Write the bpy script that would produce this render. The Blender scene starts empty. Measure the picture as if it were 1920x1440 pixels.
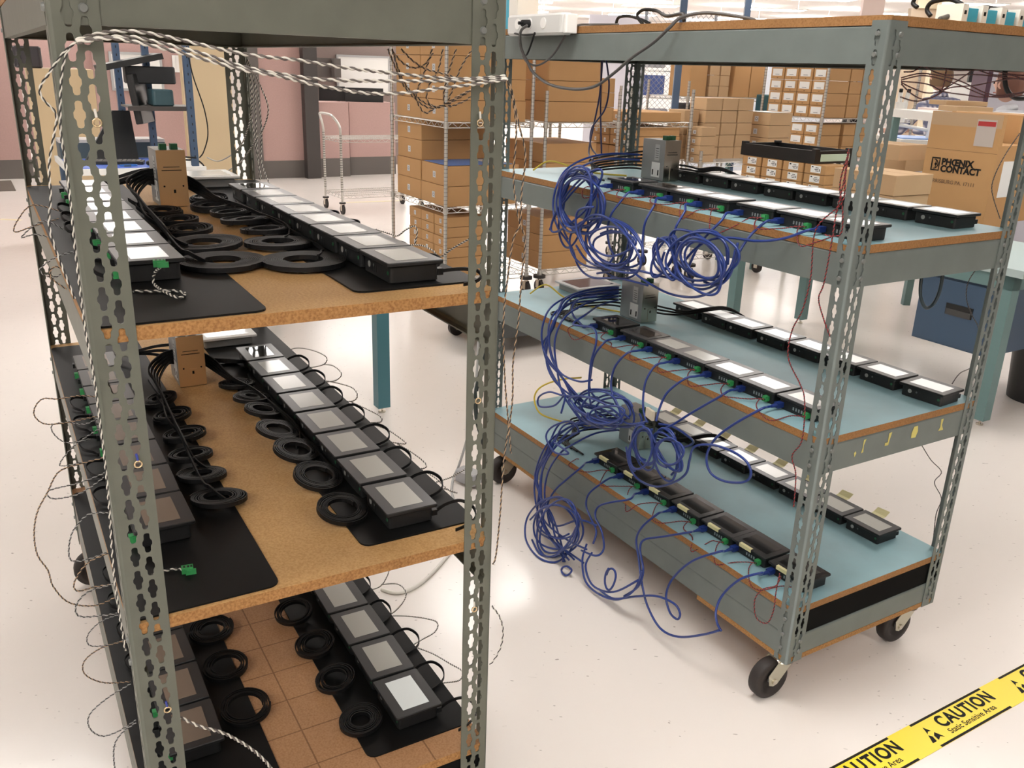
import bpy, math, random
from mathutils import Vector, Matrix, Euler
C = bpy.context.scene.collection
S = bpy.context.scene
rnd = random.Random(7)

# ---------------------------------------------------------------- camera, exposure, room light
FPX, PITCH, ROLL, CH = 1661.616, 0.3410, 0.0339, 1.5502
_cp, _sp, _cr, _sr = math.cos(PITCH), math.sin(PITCH), math.cos(ROLL), math.sin(ROLL)
FW = Vector((0, _cp, -_sp)); _R0 = Vector((1, 0, 0)); _U0 = Vector((0, _sp, _cp))
RT = _R0*_cr + _U0*_sr; UP = _U0*_cr - _R0*_sr
CAMO = Vector((0, 0, CH))
cam = bpy.data.cameras.new('camera'); camo = bpy.data.objects.new('camera', cam); C.objects.link(camo)
cam.sensor_width = 36; cam.lens = FPX/1920*36; cam.clip_start = .05; cam.clip_end = 200
camo.matrix_world = Matrix(((RT.x, UP.x, -FW.x, 0), (RT.y, UP.y, -FW.y, 0), (RT.z, UP.z, -FW.z, CH), (0, 0, 0, 1)))
S.camera = camo
S.view_settings.view_transform = 'Standard'; S.view_settings.look = 'None'
S.view_settings.gamma = 1; S.view_settings.use_curve_mapping = False
S.view_settings.exposure = 1.0
w = bpy.data.worlds.new('world'); S.world = w; w.use_nodes = True
w.node_tree.nodes['Background'].inputs[0].default_value = (.9, .92, 1, 1)
w.node_tree.nodes['Background'].inputs[1].default_value = .3
LAMP_STRENGTH = 8.5      # emission of the ceiling light diffusers
LAMP_COL = (1, .985, .955)

def ray(px, py): return FW + RT*((px-960)/FPX) - UP*((py-720)/FPX)
def onz(px, py, z=0.0):
    d = ray(px, py); return CAMO + d*((z-CH)/d.z)
def aty(px, py, Y):
    d = ray(px, py); return CAMO + d*(Y/d.y)

# ---------------------------------------------------------------- materials
MATS = {}
def mat(name, col, rough=.5, metal=0., noise=0., nscale=8., bump=0., emit=0., spec=.5, coat=0., alpha=1., dark=None, ecol=None, trans=0.):
    if name in MATS: return MATS[name]
    m = bpy.data.materials.new(name); m.use_nodes = True
    nt = m.node_tree; b = nt.nodes['Principled BSDF']
    b.inputs['Base Color'].default_value = (*col, 1); b.inputs['Roughness'].default_value = rough
    b.inputs['Metallic'].default_value = metal; b.inputs['Specular IOR Level'].default_value = spec
    b.inputs['Coat Weight'].default_value = coat
    if alpha < 1: b.inputs['Alpha'].default_value = alpha
    if trans: b.inputs['Transmission Weight'].default_value = trans
    if emit: b.inputs['Emission Color'].default_value = (*(ecol or col), 1); b.inputs['Emission Strength'].default_value = emit
    if noise or bump:
        tc = nt.nodes.new('ShaderNodeTexCoord'); n = nt.nodes.new('ShaderNodeTexNoise')
        n.inputs['Scale'].default_value = nscale; n.inputs['Detail'].default_value = 5
        nt.links.new(tc.outputs['Object'], n.inputs['Vector'])
        if noise:
            r = nt.nodes.new('ShaderNodeValToRGB'); r.color_ramp.elements[0].position = .3; r.color_ramp.elements[1].position = .7
            d = dark or tuple(c*(1-noise) for c in col)
            r.color_ramp.elements[0].color = (*d, 1); r.color_ramp.elements[1].color = (*col, 1)
            nt.links.new(n.outputs['Fac'], r.inputs['Fac']); nt.links.new(r.outputs['Color'], b.inputs['Base Color'])
        if bump:
            bp = nt.nodes.new('ShaderNodeBump'); bp.inputs['Strength'].default_value = bump; bp.inputs['Distance'].default_value = .002
            nt.links.new(n.outputs['Fac'], bp.inputs['Height']); nt.links.new(bp.outputs['Normal'], b.inputs['Normal'])
    MATS[name] = m; return m

def particle_mat(name, col, dark, grid=False):
    m = bpy.data.materials.new(name); m.use_nodes = True; nt = m.node_tree; b = nt.nodes['Principled BSDF']
    b.inputs['Roughness'].default_value = .62; b.inputs['Specular IOR Level'].default_value = .3
    tc = nt.nodes.new('ShaderNodeTexCoord')
    n1 = nt.nodes.new('ShaderNodeTexNoise'); n1.inputs['Scale'].default_value = 260; n1.inputs['Detail'].default_value = 3
    n2 = nt.nodes.new('ShaderNodeTexNoise'); n2.inputs['Scale'].default_value = 5; n2.inputs['Detail'].default_value = 4
    for n in (n1, n2): nt.links.new(tc.outputs['Object'], n.inputs['Vector'])
    r = nt.nodes.new('ShaderNodeValToRGB'); r.color_ramp.elements[0].position = .32; r.color_ramp.elements[1].position = .62
    r.color_ramp.elements[0].color = (*dark, 1); r.color_ramp.elements[1].color = (*col, 1)
    nt.links.new(n1.outputs['Fac'], r.inputs['Fac'])
    mx = nt.nodes.new('ShaderNodeMixRGB'); mx.blend_type = 'MULTIPLY'; mx.inputs['Fac'].default_value = .35
    nt.links.new(r.outputs['Color'], mx.inputs['Color1']); nt.links.new(n2.outputs['Fac'], mx.inputs['Color2'])
    out = mx.outputs['Color']
    if grid:
        br = nt.nodes.new('ShaderNodeTexBrick'); br.offset = 0; br.inputs['Scale'].default_value = 1
        br.inputs['Mortar Size'].default_value = .0016; br.inputs['Brick Width'].default_value = .1; br.inputs['Row Height'].default_value = .1
        br.inputs['Color1'].default_value = br.inputs['Color2'].default_value = (1, 1, 1, 1); br.inputs['Mortar'].default_value = (.45, .4, .35, 1)
        nt.links.new(tc.outputs['Object'], br.inputs['Vector'])
        m2 = nt.nodes.new('ShaderNodeMixRGB'); m2.blend_type = 'MULTIPLY'; m2.inputs['Fac'].default_value = .8
        nt.links.new(out, m2.inputs['Color1']); nt.links.new(br.outputs['Color'], m2.inputs['Color2']); out = m2.outputs['Color']
    nt.links.new(out, b.inputs['Base Color']); b.inputs['Specular IOR Level'].default_value = .3; MATS[name] = m; return m

def floor_mat():
    m = bpy.data.materials.new('vinyl floor'); m.use_nodes = True; nt = m.node_tree; b = nt.nodes['Principled BSDF']
    tc = nt.nodes.new('ShaderNodeTexCoord')
    v = nt.nodes.new('ShaderNodeTexVoronoi'); v.inputs['Scale'].default_value = 30; v.inputs['Randomness'].default_value = 1
    mp = nt.nodes.new('ShaderNodeMapping'); mp.inputs['Scale'].default_value = (1, 2.1, 1); mp.inputs['Rotation'].default_value = (0, 0, .5)
    nt.links.new(tc.outputs['Object'], mp.inputs['Vector'])
    ns = nt.nodes.new('ShaderNodeTexNoise'); ns.inputs['Scale'].default_value = 9
    nt.links.new(tc.outputs['Object'], ns.inputs['Vector'])
    mix = nt.nodes.new('ShaderNodeMixRGB'); mix.inputs['Fac'].default_value = .12
    nt.links.new(mp.outputs['Vector'], mix.inputs['Color1']); nt.links.new(ns.outputs['Color'], mix.inputs['Color2'])
    nt.links.new(mix.outputs['Color'], v.inputs['Vector'])
    # a few short grey chips: small voronoi cores, kept only in some cells
    lt = nt.nodes.new('ShaderNodeMath'); lt.operation = 'LESS_THAN'; lt.inputs[1].default_value = .11
    nt.links.new(v.outputs['Distance'], lt.inputs[0])
    sep = nt.nodes.new('ShaderNodeSeparateColor'); nt.links.new(v.outputs['Color'], sep.inputs[0])
    gt = nt.nodes.new('ShaderNodeMath'); gt.operation = 'GREATER_THAN'; gt.inputs[1].default_value = .52
    nt.links.new(sep.outputs[0], gt.inputs[0])
    mu = nt.nodes.new('ShaderNodeMath'); mu.operation = 'MULTIPLY'; nt.links.new(lt.outputs[0], mu.inputs[0]); nt.links.new(gt.outputs[0], mu.inputs[1])
    m3 = nt.nodes.new('ShaderNodeMath'); m3.operation = 'MULTIPLY'; nt.links.new(mu.outputs[0], m3.inputs[0]); nt.links.new(sep.outputs[1], m3.inputs[1])
    n2 = nt.nodes.new('ShaderNodeTexNoise'); n2.inputs['Scale'].default_value = .9; n2.inputs['Detail'].default_value = 3
    nt.links.new(tc.outputs['Object'], n2.inputs['Vector'])
    r = nt.nodes.new('ShaderNodeValToRGB'); r.color_ramp.elements[0].color = (.76, .70, .65, 1); r.color_ramp.elements[1].color = (.83, .78, .735, 1)
    nt.links.new(n2.outputs['Fac'], r.inputs['Fac'])
    mx = nt.nodes.new('ShaderNodeMixRGB'); mx.inputs['Color2'].default_value = (.36, .32, .29, 1)
    nt.links.new(m3.outputs[0], mx.inputs['Fac']); nt.links.new(r.outputs['Color'], mx.inputs['Color1'])
    nt.links.new(mx.outputs['Color'], b.inputs['Base Color'])
    b.inputs['Roughness'].default_value = .2; b.inputs['Specular IOR Level'].default_value = .5
    bp = nt.nodes.new('ShaderNodeBump'); bp.inputs['Strength'].default_value = .06; bp.inputs['Distance'].default_value = .01
    n3 = nt.nodes.new('ShaderNodeTexNoise'); n3.inputs['Scale'].default_value = 14; nt.links.new(tc.outputs['Object'], n3.inputs['Vector'])
    nt.links.new(n3.outputs['Fac'], bp.inputs['Height']); nt.links.new(bp.outputs['Normal'], b.inputs['Normal'])
    return m

STEEL = mat('grey green painted steel', (.135, .142, .112), .42, noise=.14, nscale=18, spec=.45)
STEEL_L = mat('blue grey painted steel', (.155, .18, .17), .40, noise=.12, nscale=14, spec=.45)
WOOD = particle_mat('particle board', (.68, .42, .18), (.54, .31, .115))
WOODE = particle_mat('particle board edge', (.50, .26, .09), (.31, .14, .045))
WOODG = particle_mat('gridded board', (.52, .29, .15), (.42, .22, .10), True)
WOODR = particle_mat('laminated board edge', (.40, .20, .075), (.29, .14, .045))
BLUEMAT = mat('pale blue bench mat', (.27, .47, .52), .45, noise=.25, nscale=5, dark=(.23, .37, .41))
ESD = mat('black bench mat', (.006, .0063, .0065), .5, spec=.22, noise=.2, nscale=30)
BLACK = mat('black plastic', (.008, .0085, .009), .4)
BLACKG = mat('black grained plastic', (.010, .0105, .011), .5, bump=.15, nscale=300)
BEZEL = mat('dark grey bezel film', (.035, .037, .040), .3, spec=.6)
SCREEN = mat('pale grey display', (.42, .42, .38), .16, emit=.06, spec=.6)
SCREEN_ON = mat('lit display', (.5, .52, .5), .2, emit=.28, spec=.6)
SCREEN_K = mat('dark glossy display', (.02, .02, .022), .05, spec=1.)
SCREEN_REFL = mat('white reflection display', (.75, .75, .73), .15, emit=.28, spec=.6)  # white ceiling reflection painted as pale colour with a faint glow
GREEN = mat('green terminal plug', (.04, .3, .09), .45)
GREEND = mat('dark green plug', (.02, .12, .05), .5)
DOT = mat('silver sticker', (.42, .42, .4), .35, metal=.3)
BLUEC = mat('blue cable jacket', (.009, .032, .19), .32, spec=.6)
BLUED = mat('dark blue boot', (.012, .03, .16), .4)
BLACKC = mat('black cable jacket', (.005, .005, .0055), .5, spec=.35)
GREYC = mat('grey cable jacket', (.42, .42, .41), .45)
GREYD = mat('dark grey cable jacket', (.07, .065, .062), .4)
WHITEW = mat('white wire insulation', (.72, .69, .62), .45)
BLACKW = mat('black wire insulation', (.025, .023, .022), .45)
REDW = mat('red wire insulation', (.35, .025, .03), .45)
TANW = mat('tan wire insulation', (.45, .3, .18), .45)
YELC = mat('yellow cable jacket', (.65, .5, .06), .4)
ZINC = mat('polished zinc', (.62, .58, .5), .22, metal=1.)
ZINCG = mat('grey zinc side', (.35, .36, .36), .4, metal=.6)
CHROME = mat('chromed wire', (.62, .61, .58), .28, metal=.9)
PAPER = mat('white label paper', (.78, .78, .76), .6)
INK = mat('black print', (.012, .011, .010), .7, spec=.2)
CARD = mat('brown cardboard', (.49, .275, .115), .75, noise=.1, nscale=3)
CARDD = mat('cardboard seam', (.2, .11, .05), .8)
CARDT = mat('tan cardboard', (.50, .33, .18), .75, noise=.08, nscale=4)
NOTE = mat('pale yellow note', (.66, .63, .35), .65)
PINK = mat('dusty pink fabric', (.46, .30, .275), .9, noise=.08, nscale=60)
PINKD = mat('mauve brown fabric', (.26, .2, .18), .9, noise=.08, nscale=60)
TRIM = mat('dark bronze trim', (.05, .043, .04), .5)
TRIMG = mat('grey brown metal trim', (.12, .105, .095), .5)
BEIGE = mat('beige painted panel', (.60, .46, .28), .6)
CREAM = mat('cream painted wall', (.82, .72, .54), .7)
TEAL = mat('teal painted steel', (.055, .17, .205), .4, spec=.5)
TEALG = mat('grey teal painted steel', (.14, .24, .24), .45)
NAVY = mat('slate blue painted steel', (.045, .085, .145), .4)
STEELBL = mat('steel blue upright', (.06, .1, .17), .4)
WHITE = mat('white laminate', (.8, .79, .76), .4)
WALLM = mat('white painted wall', (.78, .72, .68), .8)
CEILM = mat('white ceiling tile', (.52, .485, .465), .85)
CARPET = mat('brown grey carpet', (.13, .105, .085), .95, noise=.2, nscale=80)
BLUEM = mat('blue mat', (.10, .18, .60), .5)
RUBBER = mat('dark rubber', (.028, .022, .02), .6, noise=.2, nscale=25)
YEL = mat('yellow floor tape', (.88, .68, .02), .4, spec=.5)
LIGHTM = mat('light diffuser', (1, 1, 1), .5, emit=LAMP_STRENGTH, ecol=LAMP_COL)

# ---------------------------------------------------------------- mesh building
class MB:
    def __init__(s): s.v = []; s.f = []; s.fm = []; s.ms = []; s.sm = []
    def mi(s, m):
        if m not in s.ms: s.ms.append(m)
        return s.ms.index(m)
    def add(s, vs, fs, m, smooth=False):
        o = len(s.v); s.v += [tuple(v) for v in vs]; k = s.mi(m)
        for f in fs: s.f.append(tuple(i+o for i in f)); s.fm.append(k); s.sm.append(smooth)
    def box(s, x0, x1, y0, y1, z0, z1, m, M=None):
        vs = [Vector((x, y, z)) for z in (z0, z1) for y in (y0, y1) for x in (x0, x1)]
        if M: vs = [M @ v for v in vs]
        s.add(vs, [(0, 2, 3, 1), (4, 5, 7, 6), (0, 1, 5, 4), (2, 6, 7, 3), (0, 4, 6, 2), (1, 3, 7, 5)], m)
    def rbox(s, x0, x1, y0, y1, z0, z1, m, r=.004, seg=3, mt=None, M=None):
        # box with rounded vertical corners and a small top chamfer
        cs = [(x1-r, y1-r, 0), (x0+r, y1-r, 90), (x0+r, y0+r, 180), (x1-r, y0+r, 270)]
        def ring(z, q):
            return [Vector((cx+(r-q)*math.cos(math.radians(a+90*k/seg)), cy+(r-q)*math.sin(math.radians(a+90*k/seg)), z)) for cx, cy, a in cs for k in range(seg+1)]
        c = min(r*.35, (z1-z0)*.3)
        R = [ring(z0, c), ring(z0+c, 0), ring(z1-c, 0), ring(z1, c)]; n = len(R[0])
        vs = [v for q in R for v in q]
        if M: vs = [M @ v for v in vs]
        fs = [(k*n+i, k*n+(i+1) % n, (k+1)*n+(i+1) % n, (k+1)*n+i) for k in range(3) for i in range(n)]
        s.add(vs, fs + [tuple(range(n-1, -1, -1))], m)
        s.add(vs[3*n:], [tuple(range(n))], mt or m)
    def tube(s, pts, r, m, n=8, cap=True, closed=False):
        P = [Vector(p) for p in pts]; K = len(P)
        if K < 2: return
        rs = r if isinstance(r, (list, tuple)) else [r]*K
        vs = []; up = None
        for i in range(K):
            t = (P[(i+1) % K]-P[i-1]) if closed else (P[min(i+1, K-1)]-P[max(i-1, 0)])
            if t.length < 1e-9: t = Vector((0, 0, 1))
            t.normalize()
            if up is None: up = t.orthogonal().normalized()
            up = (up - t*up.dot(t))
            up = up.normalized() if up.length > 1e-6 else t.orthogonal().normalized()
            b = t.cross(up)
            vs += [P[i]+(up*math.cos(2*math.pi*k/n)+b*math.sin(2*math.pi*k/n))*rs[i] for k in range(n)]
        E = K if closed else K-1
        fs = [(i*n+k, i*n+(k+1) % n, ((i+1) % K)*n+(k+1) % n, ((i+1) % K)*n+k) for i in range(E) for k in range(n)]
        if cap and not closed: fs += [tuple(range(n-1, -1, -1)), tuple(range((K-1)*n, K*n))]
        s.add(vs, fs, m, True)
    def cyl(s, p0, p1, r, m, n=16, r1=None):
        p0, p1 = Vector(p0), Vector(p1); t = (p1-p0).normalized(); u = t.orthogonal().normalized(); b = t.cross(u); r1 = r if r1 is None else r1
        vs = [p0+(u*math.cos(2*math.pi*k/n)+b*math.sin(2*math.pi*k/n))*r for k in range(n)] + [p1+(u*math.cos(2*math.pi*k/n)+b*math.sin(2*math.pi*k/n))*r1 for k in range(n)]
        s.add(vs, [(k, (k+1) % n, n+(k+1) % n, n+k) for k in range(n)], m, True)
        s.add(vs, [tuple(range(n-1, -1, -1)), tuple(range(n, 2*n))], m)
    def prism(s, poly, z0, z1, m, mt=None):
        n = len(poly); vs = [Vector((x, y, z0)) for x, y in poly]+[Vector((x, y, z1)) for x, y in poly]
        s.add(vs, [(k, (k+1) % n, n+(k+1) % n, n+k) for k in range(n)]+[tuple(range(n-1, -1, -1))], m)
        s.add(vs[n:], [tuple(range(n))], mt or m)
    def flat(s, pts, w, t, m, upv=(0, 0, 1)):
        # ribbon cable: width w along upv-ish, thickness t
        P = [Vector(p) for p in pts]; K = len(P); vs = []; upv = Vector(upv)
        for i in range(K):
            d = (P[min(i+1, K-1)]-P[max(i-1, 0)]).normalized()
            u = upv - d*upv.dot(d); u = u.normalized() if u.length > 1e-4 else d.orthogonal().normalized()
            b = d.cross(u)
            vs += [P[i]+u*(w/2)+b*(t/2), P[i]+u*(w/2)-b*(t/2), P[i]-u*(w/2)-b*(t/2), P[i]-u*(w/2)+b*(t/2)]
        fs = [(i*4+k, i*4+(k+1) % 4, i*4+4+(k+1) % 4, i*4+4+k) for i in range(K-1) for k in range(4)]
        s.add(vs, fs+[(3, 2, 1, 0), tuple(range(4*K-4, 4*K))], m)
    def build(s, name, parent=None, M=None):
        me = bpy.data.meshes.new(name); me.from_pydata(s.v, [], s.f); me.update()
        for m in s.ms: me.materials.append(m)
        me.polygons.foreach_set('material_index', s.fm); me.polygons.foreach_set('use_smooth', s.sm)
        o = bpy.data.objects.new(name, me); C.objects.link(o)
        if parent: o.parent = parent
        if M is not None: o.matrix_local = M
        return o

def tag(o, label, cat, group=None, kind=None):
    o['label'] = label; o['category'] = cat
    if group: o['group'] = group
    if kind: o['kind'] = kind
    return o
def empty(name, M, label, cat, group=None):
    o = bpy.data.objects.new(name, None); C.objects.link(o); o.matrix_world = M; o.empty_display_size = .05
    return tag(o, label, cat, group)
def struct(name, mb):
    o = mb.build(name); o['kind'] = 'structure'; return o
def copy_tree(o, parent=None):
    c = o.copy(); C.objects.link(c)
    if parent: c.parent = parent
    for ch in list(o.children): copy_tree(ch, c)
    return c
def plabel(o, t): o['label'] = t; return o
def T(x, y, z, rz=0): return Matrix.Translation((x, y, z)) @ Matrix.Rotation(rz, 4, 'Z')
def crom(pts, n=8, closed=False):
    P = [Vector(p) for p in pts]; K = len(P); out = []
    g = (lambda i: P[i % K]) if closed else (lambda i: P[max(0, min(K-1, i))])
    for i in range(K if closed else K-1):
        a, b, c, d = g(i-1), g(i), g(i+1), g(i+2)
        for k in range(n):
            t = k/n; out.append(.5*((2*b)+(c-a)*t+(2*a-5*b+4*c-d)*t*t+(3*b-a-3*c+d)*t**3))
    if not closed: out.append(P[-1])
    return out
def resample(pts, step):
    out = [pts[0].copy()]; acc = 0
    for a, b in zip(pts, pts[1:]):
        L = (b-a).length
        if L < 1e-9: continue
        t = step-acc
        while t <= L: out.append(a+(b-a)*(t/L)); t += step
        acc = (acc+L) % step
    out.append(pts[-1].copy()); return out
def twist(mb, pts, r, pitch, m1, m2, n=5, seg=9):
    P = resample(crom(pts, 10), pitch/seg); up = None; A = []; B = []
    for i in range(len(P)):
        t = (P[min(i+1, len(P)-1)]-P[max(i-1, 0)]).normalized()
        if up is None: up = t.orthogonal().normalized()
        up = (up-t*up.dot(t)).normalized(); b = t.cross(up); a = 2*math.pi*i/seg
        o = (up*math.cos(a)+b*math.sin(a))*r*.98; A.append(P[i]+o); B.append(P[i]-o)
    mb.tube(A, r, m1, n); mb.tube(B, r, m2, n)
ORD = ['nearest', 'second', 'third', 'fourth', 'fifth', 'sixth', 'seventh', 'eighth', 'ninth']

# frames of the two carts: u along the long side, v along the short side
FR = {'R': (Vector((.7275, 1.9121)), 2.1213), 'L': (Vector((-.5505, 1.0989)), 2.1049)}
def glo(c, u, v, z):
    o, t = FR[c]; return Vector((o.x+math.cos(t)*u+math.sin(t)*v, o.y+math.sin(t)*u-math.cos(t)*v, z))
def FM(c, u=0, v=0, z=0, rz=0): p = glo(c, u, v, z); return T(p.x, p.y, p.z, FR[c][1]+rz)
def onv(c, px, py, v):      # point seen at a pixel, on the cart's vertical plane v = const
    o, t = FR[c]; n = Vector((math.sin(t), -math.cos(t))); d = ray(px, py)
    s = (v+n.dot(o))/(n.x*d.x+n.y*d.y); return CAMO+d*s
def onu(c, px, py, u):
    o, t = FR[c]; n = Vector((math.cos(t), math.sin(t))); d = ray(px, py)
    s = (u+n.dot(o))/(n.x*d.x+n.y*d.y); return CAMO+d*s

# ---------------------------------------------------------------- the room
mb = MB(); mb.box(-14, 18, -5, 34, -.1, 0, floor_mat()); struct('floor', mb)
mb = MB(); mb.box(-14, 18, -5, 34, 3.3, 3.4, CEILM); struct('ceiling', mb)
mb = MB(); mb.box(-14.1, 18.1, 34, 34.2, 0, 3.3, WALLM); struct('wall_back', mb)
mb = MB(); mb.box(-14.1, 18.1, -5.2, -5, 0, 3.3, WALLM); struct('wall_front', mb)
mb = MB(); mb.box(-14.2, -14, -5, 34, 0, 3.3, WALLM); struct('wall_left', mb)
mb = MB(); mb.box(18, 18.2, -5, 34, 0, 3.3, WALLM); struct('wall_right', mb)
# carpet beyond the vinyl on the left
TH = FR['R'][1]
RB = math.atan2(-math.cos(TH), math.sin(TH))          # direction of the short sides and of the rows behind
def KB(x, y, z=0): return T(x, y, z, RB)              # local x = b (right, away), local y = a (left, away)

mb = MB(); mb.box(-1.22/2, 1.22/2, -.3, .3, -.012, -.001, LIGHTM)
lamp_me = None
k = 0
for iy, y in enumerate((-3.2, -.7, 1.8, 4.3, 6.8, 9.3, 11.8, 14.8, 18.3, 21.5, 25, 28.5, 32)):
    for ix, x in enumerate((-8.4, -5.6, -2.8, 0., 2.8, 5.6, 8.4, 12)):
        if (ix + iy) % 2 == 0 and y < 12: continue
        if (x > 5 and y < 5) or (x < -5 and 1 < y < 6): continue
        if lamp_me is None:
            r0 = empty('ceiling_light', T(x, y, 3.0, 0), 'suspended fluorescent ceiling light panel', 'ceiling light', 'ceiling light panels')
            fr = MB()
            for q in ((-.63, -.61, -.32, .32), (.61, .63, -.32, .32), (-.61, .61, -.32, -.3), (-.61, .61, .3, .32)): fr.box(*q, -.02, 0, WHITE)
            for q in (-.5, .5): fr.cyl((q, 0, 0), (q, 0, .3), .004, WHITE, 6)
            fr.build('frame', r0); mb.build('diffuser', r0); lamp_me = r0
        else:
            c = copy_tree(lamp_me); c.location = (x, y, 3.0)

c = copy_tree(lamp_me); c.location = (-.3, -1.3, 3.0)  # extra panel behind the camera, added to brighten near floor and posts

# ---------------------------------------------------------------- the two carts
HOLE = [(0, .0157), (.0030, .0148), (.0042, .0125), (.0042, .0060), (.0068, .0018), (.0068, -.0036), (.0043, -.0075), (.0041, -.0132), (.0030, -.0157), (0, -.0166)]
OUTR = [(0, 1), (.5, 1), (1, 1), (1, .4), (1, .1), (1, -.2), (1, -.45), (1, -1), (.5, -1), (0, -1)]
HOLE = HOLE+[(-x, z) for x, z in HOLE[-2:0:-1]]; OUTR = OUTR+[(-x, z) for x, z in OUTR[-2:0:-1]]
def flange(mb, H, width, cols, fn, m, t=.002, c0=.005):
    # fn(s, z, depth) -> local point ; s measured from the fold
    P = .0381; n = int(H/P)
    xs = [c0]+[q for c in cols for q in (c-.009, c+.009)]+[width]
    strips = [(xs[i], xs[i+1]) for i in range(0, len(xs), 2)]
    for dep, flip in ((0, 0), (t, 1)):
        for a, b in strips:
            if b-a > .0002: mb.add([fn(a, 0, dep), fn(b, 0, dep), fn(b, H, dep), fn(a, H, dep)], [(0, 1, 2, 3)], m)
    mb.add([fn(width, 0, 0), fn(width, 0, t), fn(width, H, t), fn(width, H, 0)], [(0, 1, 2, 3)], m)
    for dz in (0, H): mb.add([fn(c0, dz, 0), fn(width, dz, 0), fn(width, dz, t), fn(c0, dz, t)], [(0, 1, 2, 3)], m)
    for j, c in enumerate(cols):
        off = 0 if j % 2 == 0 else P/2
        zs = off; rows = []
        while zs+P <= H+1e-6: rows.append(zs+P/2); zs += P
        for lo, hi in ((0, off), (zs, H)):
            if hi-lo > 1e-4:
                for dep in (0, t): mb.add([fn(c-.009, lo, dep), fn(c+.009, lo, dep), fn(c+.009, hi, dep), fn(c-.009, hi, dep)], [(0, 1, 2, 3)], m)
        N = len(HOLE)
        for zc in rows:
            vs = []
            for dep in (0, t):
                vs += [fn(c+x, zc+z, dep) for x, z in HOLE]+[fn(c+x*.009, zc+z*P/2, dep) for x, z in OUTR]
            fs = []
            for k in range(N):
                k2 = (k+1) % N
                fs += [(k, k2, N+k2, N+k), (2*N+k, 3*N+k, 3*N+k2, 2*N+k2), (k, 2*N+k, 2*N+k2, k2)]
            mb.add(vs, fs, m)
def post(cx, cy, du, dv, z0, z1, m, parent):
    # fold corner at local (cx, cy); narrow flange runs du along x, wide flange dv along y
    mb = MB(); H = z1-z0
    flange(mb, H, .042, [.024], lambda s, z, d: Vector((cx+du*s, cy+dv*d, z0+z)), m)
    flange(mb, H, .057, [.0215, .0395], lambda s, z, d: Vector((cx+du*d, cy+dv*s, z0+z)), m)
    # rounded fold
    ar = [(.005, 0), (.0025, .0007), (.0007, .0025), (0, .005)]; ai = [(.005, .002), (.0035, .0025), (.0025, .0035), (.002, .005)]
    vs = [Vector((cx+du*x, cy+dv*y, z)) for q in (ar, ai) for z in (z0, z1) for x, y in q]
    mb.add(vs, [(i+8*s, i+1+8*s, i+5+8*s, i+4+8*s) for s in (0, 1) for i in range(3)]+[(i, i+1, i+9, i+8) for i in range(3)], m, True)
    return mb.build('post', parent)
def beam(mb, p, q, z0, z1, inn, m):
    # upright plate from p to q (local xy) with folded top and bottom lips pointing 'inn'
    p, q, inn = Vector((*p, 0)), Vector((*q, 0)), Vector((*inn, 0)); t = .0025
    prof = [(0, z0), (0, z1-.004), (.0015, z1-.001), (.005, z1), (.03, z1), (.03, z1-t), (.006, z1-t), (t, z1-.006), (t, z0+.006), (.006, z0+t), (.018, z0+t), (.018, z0), (.004, z0)]
    n = len(prof); vs = [e+inn*d+Vector((0, 0, z)) for e in (p, q) for d, z in prof]
    mb.add(vs, [(k, (k+1) % n, n+(k+1) % n, n+k) for k in range(n)]+[tuple(range(n)), tuple(range(2*n-1, n-1, -1))], m)
def board(name, x0, x1, y0, y1, z0, z1, top, edge, parent, notch=True):
    a = .006; poly = [(x0+a, y0), (x1-a, y0), (x1, y0+a), (x1, y1-a), (x1-a, y1), (x0+a, y1), (x0, y1-a), (x0, y0+a)]
    mb = MB(); mb.prism(poly, z0, z1, edge, top); return mb.build(name, parent)
def caster(parent, x, y, ztop, dx, dy, axis, R=.057):
    ax = Vector((*axis, 0)).normalized()
    wc = Vector((x+dx, y+dy, R))
    f = MB(); f.box(x-.045, x+.045, y-.038, y+.038, ztop-.004, ztop, ZINC)
    f.cyl((x, y, ztop-.018), (x, y, ztop-.004), .028, ZINC, 18)
    f.cyl((x, y, ztop-.024), (x, y, ztop-.018), .034, ZINC, 18, .03)
    side = ax*.0205; tr = Vector((dx, dy, 0)); trn = tr.normalized() if tr.length > 1e-4 else Vector((1, 0, 0))
    for s in (-1, 1):
        b = side*s; th = ax*.0015*s
        pr = [Vector((x, y, ztop-.02))+trn*.03, Vector((x, y, ztop-.02))-trn*.03, wc-trn*.014-Vector((0, 0, .012)), wc+Vector((0, 0, -.016)), wc+trn*.014-Vector((0, 0, .010)), wc+trn*.02+Vector((0, 0, .02))]
        vs = [v+b for v in pr]+[v+b+th for v in pr]; n = len(pr)
        f.add(vs, [(k, (k+1) % n, n+(k+1) % n, n+k) for k in range(n)]+[tuple(range(n)), tuple(range(2*n-1, n-1, -1))], mat('dull zinc fork', (.55, .53, .43), .35, metal=.7))
    f.cyl(wc-side*1.35, wc+side*1.35, .008, ZINC, 12)
    fo = f.build('caster', parent)
    wb = MB(); prof = [(.017, .6), (.017, .92), (.014, .975), (.009, 1), (-.009, 1), (-.014, .975), (-.017, .92), (-.017, .6), (-.011, .55), (-.011, .2)]
    u = ax.orthogonal().normalized(); b2 = ax.cross(u); N = 28; vs = []
    pr = [(.011, .2), (.011, .55)]+prof
    for d, rr in pr: vs += [wc+ax*d+(u*math.cos(2*math.pi*k/N)+b2*math.sin(2*math.pi*k/N))*R*rr for k in range(N)]
    wb.add(vs, [(i*N+k, i*N+(k+1) % N, (i+1)*N+(k+1) % N, (i+1)*N+k) for i in range(len(pr)-1) for k in range(N)], RUBBER, True)
    wb.cyl(wc-ax*.014, wc+ax*.014, .011, ZINCG, 14)
    wb.build('wheel', fo); return fo

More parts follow.
